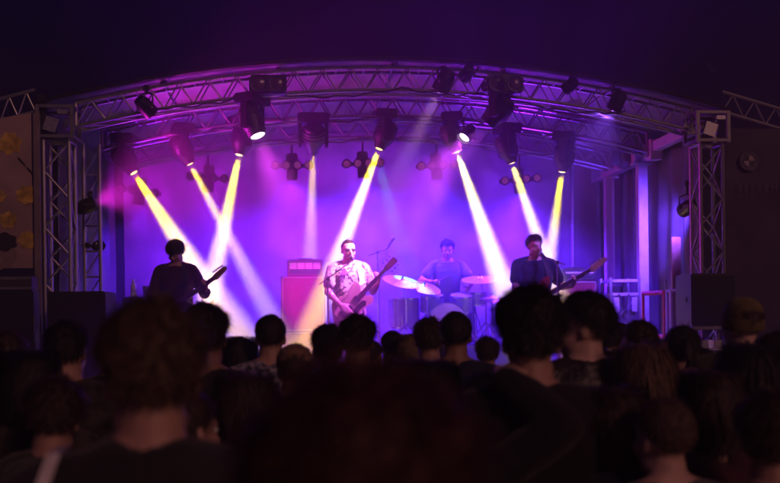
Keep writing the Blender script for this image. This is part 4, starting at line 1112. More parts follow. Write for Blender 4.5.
# ---- guitars (own frame: x along the neck, z out of the face)
HOLLOW = [(-.225, 0), (-.205, .115), (-.13, .178), (-.045, .155), (.02, .122), (.09, .135), (.16, .155), (.21, .125), (.205, .075), (.17, .045), (.17, -.045), (.205, -.075), (.21, -.125), (.16, -.155), (.09, -.135), (.02, -.122), (-.045, -.155), (-.13, -.178), (-.205, -.115)]
SOLID = [(-.20, 0), (-.19, .10), (-.13, .158), (-.05, .138), (.02, .12), (.09, .145), (.18, .172), (.22, .155), (.195, .10), (.13, .055), (.13, -.045), (.155, -.09), (.195, -.13), (.165, -.15), (.08, -.135), (.02, -.122), (-.05, -.14), (-.13, -.163), (-.19, -.10)]
def guitar(label, gm, outline, finish, neck_l=0.36, scale=1.0, hollow=False, bass=False, name='electric_guitar', strap_pts=None, strap_m=None, guard=True):
    th = Thing(name, label, 'bass guitar' if bass else 'guitar', (0, 0, 0), gm, own=True)
    out = [(x * scale, y * scale) for x, y in smooth_outline(outline, 4)]
    d = 0.022
    b = bmesh.new(); prism(b, out, -d, d); es = [e for e in b.edges if abs(e.verts[0].co.z - e.verts[1].co.z) < 1e-6]
    bmesh.ops.bevel(b, geom=es, offset=0.006, segments=2, affect='EDGES'); bd = th.part('body', b, finish)
    x_n = 0.13 * scale if not hollow else 0.165 * scale; x_e = x_n + neck_l
    b = bmesh.new(); prism(b, [(x_n - 0.06, -0.027), (x_e, -0.021), (x_e, 0.021), (x_n - 0.06, 0.027)], d + 0.001 - 0.024, d + 0.008); nk = th.part('neck', b, M['maple'])
    b = bmesh.new(); prism(b, [(x_n - 0.075, -0.028), (x_e, -0.021), (x_e, 0.021), (x_n - 0.075, 0.028)], d + 0.0085, d + 0.013); th.part('fretboard', b, M['rosewood'], parent=nk)
    for k in range(12):
        x = x_e - neck_l * (1 - 2 ** (-(k + 1) / 7.5)) * 1.1; w = 0.021 + 0.006 * (x_e - x) / neck_l
        th.part('fret', box(x - 0.001, x + 0.001, -w, w, d + 0.0132, d + 0.0145), M['chrome'], parent=nk)
    hs = [(0, -.021), (0.02, -.032), (0.16, -.038), (0.175, -.02), (0.17, 0.02), (0.16, .038), (0.02, .032), (0, .021)] if hollow else [(0, -.021), (0.025, -.036), (0.05, -.03), (0.15, -.012), (0.185, 0.0), (0.185, 0.03), (0.16, .042), (0.03, .032), (0, .021)]
    if bass: hs = [(x * 1.2, y * 1.15) for x, y in hs]
    b = bmesh.new(); prism(b, [(x_e + x, y) for x, y in hs], d - 0.012, d + 0.004); h = th.part('headstock', b, M['rosewood'] if hollow else M['maple'])
    nst = 4 if bass else 6
    for k in range(nst):
        if hollow: x, y, e = x_e + 0.04 + 0.05 * (k % 3), 0.05 if k < 3 else -0.05, (1 if k < 3 else -1)
        else: x, y, e = x_e + 0.035 + (0.036 if bass else 0.024) * k, 0.042, 1
        tb = bmesh.new(); cyl(tb, (x, y - 0.02 * e, d - 0.004), (x, y + 0.012 * e, d - 0.004), 0.004, seg=6); bx(tb, x - 0.009, x + 0.009, y + 0.006 * e, y + 0.026 * e, d - 0.010, d + 0.003, 0.003); th.part('tuner', tb, M['chrome'], parent=h)
    xb = -0.10 * scale
    for k in range(nst):
        y = (k - (nst - 1) / 2) * (0.018 if bass else 0.0102)
        b = bmesh.new(); cyl(b, (xb, y, d + 0.018), (x_e + 0.03, y * 0.72, d + 0.016), 0.0011, seg=4, caps=False); th.part('string', b, M['chrome'])
    th.part('bridge', box(xb - 0.012, xb + 0.012, -0.042, 0.042, d + 0.0005, d + 0.016, 0.003), M['chrome'], parent=bd)
    if hollow: th.part('tailpiece', box(xb - 0.055, xb - 0.04, -0.045, 0.045, d + 0.0005, d + 0.014, 0.003), M['chrome'], parent=bd)
    for x in ((-0.045, 0.075) if hollow else (-0.05, 0.01, 0.07)):
        th.part('pickup', box((x - 0.018) * scale, (x + 0.018) * scale, -0.043, 0.043, d + 0.0005, d + 0.011, 0.003), M['black_plastic'] if not hollow else M['chrome'], parent=bd)
    if guard:
        pts = [(-0.12, -0.05), (0.1, -0.05), (0.13, -0.085), (0.10, -0.115), (0.02, -0.105), (-0.06, -0.12), (-0.12, -0.10)]
        b = bmesh.new(); prism(b, [(x * scale, y * scale) for x, y in pts], d + 0.0004, d + 0.0034); th.part('pickguard', b, M['pick'], parent=bd)
    for x, y in ((-0.13, -0.11), (-0.17, -0.085), (-0.09, -0.135)):
        b = bmesh.new(); cyl(b, (x * scale, y * scale, d + 0.0036), (x * scale, y * scale, d + 0.018), 0.010, seg=12); th.part('control_knob', b, M['black_plastic'], parent=bd)
    if hollow:
        for e in (-1, 1):
            b = bmesh.new(); prism(b, [(-0.08, 0.098 * e), (-0.04, 0.104 * e), (0.0, 0.092 * e), (0.045, 0.102 * e), (0.045, 0.108 * e), (0.0, 0.100 * e), (-0.04, 0.112 * e), (-0.08, 0.106 * e)], d + 0.0005, d + 0.0016); th.part('sound_hole', b, M['pick'], parent=bd)
    return th

def ribbon(bm, pts, wdirs, w, th_=0.003):
    rows = []
    for p, wd in zip(pts, wdirs):
        p = Vector(p); wd = Vector(wd).normalized() * w / 2
        rows.append((bm.verts.new(p - wd), bm.verts.new(p + wd)))
    for a, b in zip(rows, rows[1:]): bm.faces.new((a[0], a[1], b[1], b[0]))
    return bm

def musician(label, s, t, H, spec, yaw_off, skin, hair, hair_m, top_m, trouser_m, top_name, floor=FLOOR, hair_seed=1):
    k = H / 1.75
    meshes = make_body(spec, 0.0085)
    root = dress('person', label, meshes, H, (s, t, floor + 0.001), math.pi + yaw_off, skin, hair, hair_m, top_m, trouser_m, frame=STAGE_M, top_name=top_name, hair_seed=hair_seed, group='band on stage')
    pm = STAGE_M @ Matrix.Translation((s, t, floor + 0.001)) @ Matrix.Rotation(math.pi + yaw_off, 4, 'Z') @ Matrix.Diagonal((k, k, k, 1))
    return root, meshes, pm

def gframe(pm, c, theta, fwd=0.0, tilt=0.0):
    """guitar frame in a person's own coordinates: neck toward the left hand (-x) and up by theta degrees"""
    X = Vector((-math.cos(R(theta)), fwd, math.sin(R(theta)))).normalized()
    Z = Vector((0, 1, tilt)); Z = (Z - X * Z.dot(X)).normalized(); Y = Z.cross(X)
    m = Matrix((X, Y, Z)).transposed().to_4x4(); m.translation = Vector(c)
    return pm @ m, m

def strap(root, meshes, gl, x_end, m, side=-1):
    """shoulder strap from the guitar's neck end over the left shoulder and round the back to its tail"""
    U = meshes['U']
    p0 = gl @ Vector((0.15, 0.10, -0.005)); p9 = gl @ Vector((-0.20, 0.02, -0.01))
    pts = [p0, U @ Vector((-0.135, 0.155, 1.28)), U @ Vector((-0.115, 0.13, 1.40)), U @ Vector((-0.10, 0.045, 1.495)), U @ Vector((-0.095, -0.05, 1.508)), U @ Vector((-0.07, -0.135, 1.42)),
           U @ Vector((0.02, -0.155, 1.25)), U @ Vector((0.13, -0.13, 1.08)), U @ Vector((0.195, -0.03, 1.0)), p9]
    wd = [(1, 0, 0.2)] * 3 + [(1, 0, 0)] * 3 + [(0.7, 0, 0.7)] * 2 + [(0, 0.1, 1)] * 2
    b = bmesh.new(); ribbon(b, pts, wd, 0.055)
    me = new_mesh('strap', b, m); return link('strap', me, root, Matrix.Identity(4))

# singer
sg = lp(349, 320, 0.8)
shirt = cloth('pale_patterned_shirt', (0.62, 0.52, 0.56), None, 0.85, 0.08)
nt = shirt.node_tree; bs = nt.nodes['Principled BSDF']; tc = nt.nodes.new('ShaderNodeTexCoord'); vo = nt.nodes.new('ShaderNodeTexVoronoi'); vo.inputs['Scale'].default_value = 17
vo.feature = 'DISTANCE_TO_EDGE'; ns_ = nt.nodes.new('ShaderNodeTexNoise'); ns_.inputs['Scale'].default_value = 9; mx = nt.nodes.new('ShaderNodeMixRGB'); mx.inputs[0].default_value = 0.25
nt.links.new(tc.outputs['Object'], mx.inputs[1]); nt.links.new(tc.outputs['Object'], ns_.inputs[0]); nt.links.new(ns_.outputs['Color'], mx.inputs[2]); nt.links.new(mx.outputs[0], vo.inputs['Vector'])
n3 = nt.nodes.new('ShaderNodeTexNoise'); n3.inputs['Scale'].default_value = 34; n3.inputs['Detail'].default_value = 2; nt.links.new(tc.outputs['Object'], n3.inputs[0])
rp = nt.nodes.new('ShaderNodeValToRGB'); rp.color_ramp.elements[0].position = 0.53; rp.color_ramp.elements[0].color = (0.56, 0.40, 0.48, 1); rp.color_ramp.elements[1].position = 0.57; rp.color_ramp.elements[1].color = (0.05, 0.02, 0.06, 1)
nt.links.new(n3.outputs['Fac'], rp.inputs[0]); nt.links.new(rp.outputs[0], bs.inputs['Base Color'])
gc, th_g = Vector((-0.015, 0.205, 1.03)), 46
_, gl = gframe(Matrix.Identity(4), gc, th_g, 0.12)
wl = gl @ Vector((0.36, -0.055, -0.045)); wr = gl @ Vector((-0.10, 0.09, 0.075))
spec = dict(lean=3, hyaw=6, hpitch=4, mouth=0.014, sleeve='short', thick=0.02, collar=True, hem=0.84, seed=2,
            L=dict(w=wl, pole=(-0.4, -0.2, -1), d=(-0.15, 0.45, 0.9), n=(-0.7, -0.3, -0.3), curl=0.85), R=dict(w=wr, pole=(1, -0.6, -0.2), d=(-0.75, 0.15, -0.62), n=(0.1, 1, 0.15), curl=0.45), stance=0.05)
root, ms, pm = musician('singer in pale patterned short-sleeved shirt playing guitar at the stage front', sg.x, 0.8, 1.75, spec, R(4), M['skin_pale'], 'crop', HAIRM['brown'], shirt, M['pale_trouser'], 'shirt')
hb = link('mouth', (lambda b: (ellipsoid(b, (0, 0, 0), (0.014, 0.006, 0.009), None, 2), new_mesh('mouth', b, M['lip']))[1])(bmesh.new()), root, ms['HM'] @ Matrix.Translation((0, 0.087, -0.070)))
b = bmesh.new()
for e in (-1, 1): ellipsoid(b, (e * 0.033, 0.092, 0.003), (0.026, 0.006, 0.018), None, 2); cyl(b, (e * 0.056, 0.088, 0.006), (e * 0.083, 0.0, 0.006), 0.0025, seg=6)
cyl(b, (-0.012, 0.095, 0.008), (0.012, 0.095, 0.008), 0.003, seg=6)
link('sunglasses', new_mesh('sunglasses', b, M['glass_dark']), root, ms['HM'])
SMOUTH = STAGE_M.inverted() @ (pm @ ms['HM'] @ Vector((0, 0.10, -0.065)))
SFWD = (STAGE_M.inverted().to_3x3() @ (pm.to_3x3() @ (ms['HM'].to_3x3() @ Vector((0, 1, 0))))).normalized()
guitar('cream hollow-body guitar with neck raised, held by the singer', pm @ gl, HOLLOW, M['cream_finish'], 0.36, 1.0, True)
strap(root, ms, gl, 0.2, M['strap_white'])

# guitarist
sg = lp(178, 320, 0.5)
gc, th_g = Vector((-0.03, 0.19, 1.05)), 34
_, gl = gframe(Matrix.Identity(4), gc, th_g, 0.10)
wl = gl @ Vector((0.34, -0.06, -0.04)); wr = gl @ Vector((-0.08, 0.07, 0.08))
spec = dict(lean=6, hyaw=-14, hpitch=-26, sleeve='long', thick=0.018, collar=True, hem=0.84, seed=5,
            L=dict(w=wl, pole=(-0.5, -0.2, -1), d=(-0.3, 0.5, 0.8), n=(-0.7, -0.3, -0.3), curl=0.8), R=dict(w=wr, pole=(1, -0.6, -0.2), d=(-0.75, 0.15, -0.6), n=(0.1, 1, 0.15), curl=0.45), stance=0.04)
root, ms, pm = musician('guitarist with dark mop of hair and dark jacket, looking down', sg.x, 0.5, 1.72, spec, R(-6), M['skin'], 'bowl', HAIRM['black'], CL['plum'], M['black_trouser'], 'jacket')
guitar('dark solid guitar with pale neck, held by the mop-haired guitarist', pm @ gl, SOLID, M['dark_finish'], 0.38)
strap(root, ms, gl, 0.2, M['strap_black'])

# bassist
sg = lp(535, 320, 0.95)
gc, th_g = Vector((0.0, 0.20, 1.02)), 30
_, gl = gframe(Matrix.Identity(4), gc, th_g, 0.10)
wl = gl @ Vector((0.40, -0.06, -0.04)); wr = gl @ Vector((-0.03, 0.08, 0.08))
spec = dict(lean=2, hyaw=16, hpitch=-2, sleeve='short', thick=0.02, hem=0.84, seed=9, wide=1.06,
            L=dict(w=wl, pole=(-0.5, -0.2, -1), d=(-0.4, 0.5, 0.75), n=(-0.7, -0.3, -0.3), curl=0.8), R=dict(w=wr, pole=(1, -0.6, -0.1), d=(-0.6, 0.15, -0.75), n=(0.1, 1, 0.15), curl=0.5), stance=0.05)
BH = 1.80
root, ms, pm = musician('tall bassist in dark T-shirt standing at the microphone', sg.x, 0.95, BH, spec, R(-3), M['skin'], 'short', HAIRM['brown'], CL['navy'], M['black_trouser'], 'shirt', hair_seed=3)
guitar('red bass guitar with long raised neck, held by the tall bassist', pm @ gl, SOLID, M['red_finish'], 0.52, 1.08, False, True, 'bass_guitar')
strap(root, ms, gl, 0.2, M['strap_black'])
mouth = pm @ ms['HM'] @ Vector((0, 0.10, -0.065)); BMOUTH = STAGE_M.inverted() @ mouth
BFWD = (STAGE_M.inverted().to_3x3() @ (pm.to_3x3() @ (ms['HM'].to_3x3() @ Vector((0, 1, 0))))).normalized()

# ---- microphones
def mic_stand(label, base, tip, mic_dir, group='microphone stands'):
    base, tip = Vector(base), Vector(tip)
    th = Thing('microphone_stand', label, 'mic stand', base, group=group)
    for k in range(3):
        a = R(90 + 120 * k); th.tube('leg', (base.x, base.y, base.z + 0.12), (base.x + 0.28 * math.cos(a), base.y + 0.28 * math.sin(a), base.z + 0.012), 0.009, 'black_metal')
    md = Vector(mic_dir).normalized()
    tail = tip - md * 0.17
    piv = Vector((base.x, base.y, tail.z - 0.05)) if abs(tail.x - base.x) + abs(tail.y - base.y) < 0.4 else Vector((base.x, base.y, tail.z - 0.2))
    th.tube('shaft', (base.x, base.y, base.z + 0.1), piv, 0.010, 'chrome')
    back = piv - (tail - piv).normalized() * 0.12
    th.tube('boom', back, tail, 0.007, 'chrome')
    bm_ = bmesh.new(); ellipsoid(bm_, piv, (0.022, 0.022, 0.022), None, 2); th.part('clutch', bm_, M['black_plastic'])
    m = align(tail, tip)
    L = (tip - tail).length
    bm_ = bmesh.new(); lathe(bm_, [(0.009, 0), (0.012, 0.01), (0.016, L * 0.65), (0.017, L * 0.7)], 14, m); mc = th.part('microphone', bm_, M['black_metal'])
    bm_ = bmesh.new(); lathe(bm_, [(0.018, L * 0.705), (0.025, L * 0.76), (0.026, L * 0.86), (0.020, L * 0.96), (0.0, L)], 16, m); th.part('mesh_head', bm_, M['alu_dark'], parent=mc)
    bm_ = bmesh.new(); sweep(bm_, [tail, tail + Vector((0.0, -0.01, -0.08)), piv + Vector((0.02, -0.015, -0.15)), Vector((base.x + 0.015, base.y - 0.012, base.z + 0.5)), Vector((base.x + 0.02, base.y - 0.03, base.z + 0.1)), Vector((base.x + 0.2, base.y - 0.1, base.z + 0.008))], 0.004, 6); th.part('cable', bm_, M['black_plastic'])
    return th
tip = BMOUTH + BFWD * 0.035 + Vector((0, 0, -0.01))
mic_stand('microphone on a stand at the bassist mouth', (tip.x + 0.12, tip.y - 0.30, FLOOR), tip, (-BFWD * 0.9 + Vector((0, 0, 0.35))))
tip = SMOUTH + SFWD * 0.04 + Vector((0, 0, -0.015))
mic_stand('microphone on a boom stand at the singer mouth', (tip.x - 0.28, tip.y - 0.32, FLOOR), tip, (-SFWD * 0.9 + Vector((0.15, 0, 0.3))))
q0, q1 = lp(378, 300, 2.3), lp(394, 237, 2.3)
mic_stand('tall boom microphone stand slanting up beside the drum kit', (q0.x, 2.3, FLOOR), q1, (0.5, 0, 0.85))

# ================================================================== drums
RZ = FLOOR + 0.5
sd0 = lp(447, 300, 2.75).x
th = Thing('drum_riser', 'low black platform under the drum kit', 'platform', (sd0, 2.75, FLOOR))
th.part('top_panel', box(sd0 - 0.95, sd0 + 0.95, 1.85, 3.5, RZ - 0.05, RZ, 0.006), M['deck'])
rk = bmesh.new(); bx(rk, sd0 - 0.94, sd0 + 0.94, 1.86, 3.49, FLOOR + 0.001, RZ - 0.0505); th.part('skirt', rk, M['black_cloth'])

def drum(name, label, c, axis, r, h, group='drums of the kit', legs=None, lugs=8):
    c = Vector(c); ax = Vector(axis).normalized(); m = align(c - ax * h / 2, c + ax * h / 2)
    th = Thing(name, label, 'drum', (c.x, c.y, min(c.z, c.z - h / 2)), group=group)
    bm_ = bmesh.new(); lathe(bm_, [(r, 0), (r, h)], 36, m); th.part('shell', bm_, M['drum_shell'])
    for z, e in ((0, -1), (h, 1)):
        bm_ = bmesh.new(); lathe(bm_, [(0.0, z + e * 0.004), (r * 0.985, z + e * 0.004), (r * 1.0, z + e * 0.001)] if e > 0 else [(r * 1.0, z - 0.001), (r * .985, z - .004), (0, z - .004)], 36, m); th.part('drum_head', bm_, M['drum_head'])
        bm_ = bmesh.new(); lathe(bm_, [(r * 1.005, z - 0.014), (r * 1.035, z - 0.014), (r * 1.035, z + 0.014), (r * 1.005, z + 0.014)], 36, m)
        bm_.faces.ensure_lookup_table(); bmesh.ops.delete(bm_, geom=[f for f in bm_.faces if len(f.verts) > 4], context='FACES_ONLY'); th.part('hoop', bm_, M['chrome'])
    for k in range(lugs):
        a = 2 * math.pi * k / lugs; p0 = m @ Vector((r * 1.03 * math.cos(a), r * 1.03 * math.sin(a), 0)); p1 = m @ Vector((r * 1.03 * math.cos(a), r * 1.03 * math.sin(a), h))
        th.tube('tension_rod', p0, p1, 0.005, 'chrome')
    for p in (legs or []): th.tube('leg', p[0], p[1], 0.009, 'chrome')
    return th
bc = Vector((lp(446, 320, 2.3).x, 2.35, RZ + 0.29))
drum('bass_drum', 'large bass drum facing the crowd at the front of the kit', bc, (0, 1, 0.0), 0.26, 0.4, legs=[((bc.x - 0.26, 2.2, bc.z - 0.1), (bc.x - 0.4, 2.1, RZ)), ((bc.x + 0.26, 2.2, bc.z - 0.1), (bc.x + 0.4, 2.1, RZ))], lugs=10)
for px, py, lab in ((432, 303, 'rack tom on the cyan cymbal side of the kit'), (461, 303, 'rack tom on the bassist side of the kit')):
    c = lp(px, py, 2.45); drum('rack_tom', lab, c, (0, -0.25, 0.97), 0.15, 0.2, legs=[((c.x, 2.45, c.z - 0.08), (bc.x + (c.x - bc.x) * 0.3, 2.42, bc.z + 0.25))], lugs=6)
c = lp(404, 322, 2.55); drum('floor_tom', 'floor tom standing below the cyan cymbals', (c.x, 2.55, RZ + 0.42), (0, 0, 1), 0.2, 0.38, legs=[((c.x + 0.215 * math.cos(a), 2.55 + 0.215 * math.sin(a), RZ + 0.4), (c.x + 0.225 * math.cos(a), 2.55 + 0.225 * math.sin(a), RZ)) for a in (0.3, 2.4, 4.5)])
c = lp(474, 318, 2.6); drum('snare_drum', 'snare drum beside the hi-hat stand', (c.x, 2.6, RZ + 0.60), (0, -0.05, 1), 0.175, 0.15, legs=[((c.x, 2.6, RZ + 0.53), (c.x + 0.2 * math.cos(a), 2.6 + 0.2 * math.sin(a), RZ)) for a in (0.5, 2.6, 4.7)])
def cymbal(label, c, r, tilt, tilt2, base=None, hat=False):
    c = Vector(c); m = Matrix.Translation(c) @ Matrix.Rotation(R(tilt), 4, 'Y') @ Matrix.Rotation(R(tilt2), 4, 'X')
    bs_ = Vector(base) if base else Vector((c.x, c.y, RZ))
    th = Thing('cymbal_stand', label, 'cymbal', bs_, group='cymbals of the kit')
    prof = [(0.006, 0.03), (0.02, 0.028), (0.032, 0.014), (0.045, 0.008), (r * 0.5, -0.002), (r, -0.022), (r, -0.024), (r * 0.5, -0.0045), (0.045, 0.005), (0.006, 0.02)]
    bm_ = bmesh.new(); lathe(bm_, prof, 40, m); th.part('cymbal', bm_, M['brass'])
    if hat: bm_ = bmesh.new(); lathe(bm_, [(a, -b_ - 0.06) for a, b_ in prof], 40, m); th.part('cymbal', bm_, M['brass'])
    bm_ = bmesh.new(); lathe(bm_, [(0.012, 0.03), (0.014, 0.036), (0.014, 0.05), (0.005, 0.055)], 12, m); th.part('wing_nut', bm_, M['black_plastic'])
    th.tube('upper_rod', (bs_.x, bs_.y, bs_.z + 0.55), c + Vector((0, 0, 0.0)), 0.008, 'chrome'); th.tube('shaft', (bs_.x, bs_.y, bs_.z + 0.1), (bs_.x, bs_.y, bs_.z + 0.6), 0.012, 'chrome')
    for k in range(3):
        a = R(30 + 120 * k); th.tube('leg', (bs_.x, bs_.y, bs_.z + 0.3), (bs_.x + 0.24 * math.cos(a), bs_.y + 0.24 * math.sin(a), bs_.z + 0.01), 0.009, 'chrome')
    return th
cymbal('broad cymbal catching cyan light beside the singer guitar neck', lp(402, 280, 2.15), 0.25, 10, 20, (lp(406, 300, 2.2).x, 2.2, RZ))
cymbal('second cyan-lit cymbal, nearer the drummer', lp(424, 286, 2.35), 0.23, 12, 22, (lp(427, 300, 2.35).x, 2.3, RZ))
cymbal('flat cymbal over the kit on the bassist side', lp(480, 278, 2.5), 0.25, -3, 14, (lp(486, 300, 2.5).x, 2.5, RZ))
cymbal('pair of hi-hat cymbals on the bassist side of the kit', lp(492, 297, 2.3), 0.17, 0, 0, None, True)
# stool and drummer
c = lp(447, 320, 3.05)
th = Thing('drum_stool', 'round stool under the drummer', 'stool', (c.x, 3.02, RZ))
bm_ = bmesh.new(); lathe(bm_, [(0.14, 0.40), (0.155, 0.41), (0.155, 0.455), (0.13, 0.475), (0, 0.478)], 24, Matrix.Translation((c.x, 3.02, RZ))); th.part('seat', bm_, M['black_plastic'])
th.tube('post', (c.x, 3.02, RZ + 0.1), (c.x, 3.02, RZ + 0.40), 0.014, 'chrome')
for k in range(3):
    a = R(90 + 120 * k); th.tube('leg', (c.x, 3.02, RZ + 0.22), (c.x + 0.22 * math.cos(a), 3.02 + 0.22 * math.sin(a), RZ + 0.01), 0.010, 'chrome')
spec = dict(seated=True, lean=5, hyaw=-8, hpitch=-8, sleeve='short', thick=0.018, hem=0.84, seed=12,
            R=dict(w=(0.25, 0.36, 1.20), pole=(1, -0.3, -0.6), d=(-0.3, 0.8, 0.2), n=(0.3, 0.1, 1), curl=0.95), L=dict(w=(-0.22, 0.38, 1.12), pole=(-1, -0.3, -0.6), d=(0.2, 0.85, 0.1), n=(-0.3, 0.1, 1), curl=0.95))
root, ms, pm = musician('drummer seated in the haze behind the cymbals', c.x, 3.02, 1.82, spec, 0, M['skin'], 'short', HAIRM['brown'], CL['mid'], M['black_trouser'], 'shirt', floor=RZ - 0.415)
for sdk, e in (('R', 1), ('L', -1)):
    S, E, W, d, nn, curl, _ = ms['arms'][sdk]; Wp = W + Vector(d).normalized() * 0.085
    p0 = pm @ (Wp + Vector((e * 0.03, -0.06, -0.03))); p1 = pm @ (Wp + Vector((-e * 0.16, 0.28, 0.05)))
    o = link('drumstick', new_mesh('drumstick', cyl(bmesh.new(), p0, p1, 0.008, 0.005, 8), M['maple'])); set_tag(o, 'wooden drumstick in the drummer %s hand' % ('right' if e > 0 else 'left'), 'drumstick', 'drumsticks')

# ================================================================== crowd
SPECS = {
 'coat':   dict(sleeve='long', thick=0.022, collar=True, seed=21, stance=0.03),
 'coat_l': dict(sleeve='long', thick=0.022, collar=True, hyaw=16, hpitch=3, seed=22, stance=-0.03, wide=1.05),
 'hoodie': dict(sleeve='long', thick=0.024, hood=True, hyaw=-10, hpitch=4, seed=23),
 'hoodie_l': dict(sleeve='long', thick=0.024, hood=True, hyaw=22, hroll=5, seed=24),
 'tee':    dict(sleeve='short', thick=0.016, hyaw=4, hpitch=5, seed=25, wide=1.02),
 'tee_r':  dict(sleeve='short', thick=0.016, hyaw=-20, hroll=-4, seed=26, wide=0.94),
 'profile': dict(sleeve='long', thick=0.02, collar=True, hyaw=58, hpitch=2, seed=27, wide=1.05),
 'behind': dict(sleeve='long', thick=0.022, seed=28, hyaw=-8, R=dict(w=(0.07, -0.17, 1.10), pole=(1, -0.5, -0.4), d=(-0.85, -0.1, 0.1), n=(0, -1, 0.1), curl=0.4)),
 'reach':  dict(sleeve='long', thick=0.016, seed=29, hyaw=-14, wide=0.92, R=dict(w=(0.225, 0.11, 1.72), pole=(0.3, -0.6, -1), d=(0.55, 0.55, 0.2), n=(-0.1, -0.55, 0.8), curl=0.22)),
}
BODY = {}
def proto(k, fine=False):
    if (k, fine) not in BODY: BODY[(k, fine)] = make_body(SPECS[k], 0.0095 if fine else 0.013)
    return BODY[(k, fine)]
HT = {'crop': .007, 'short': .02, 'quiff': .036, 'curly': .045, 'thick': .04, 'bowl': .03, 'bob': .025, 'long': .02, 'ponytail': .013, 'thin': .004, None: 0.013}
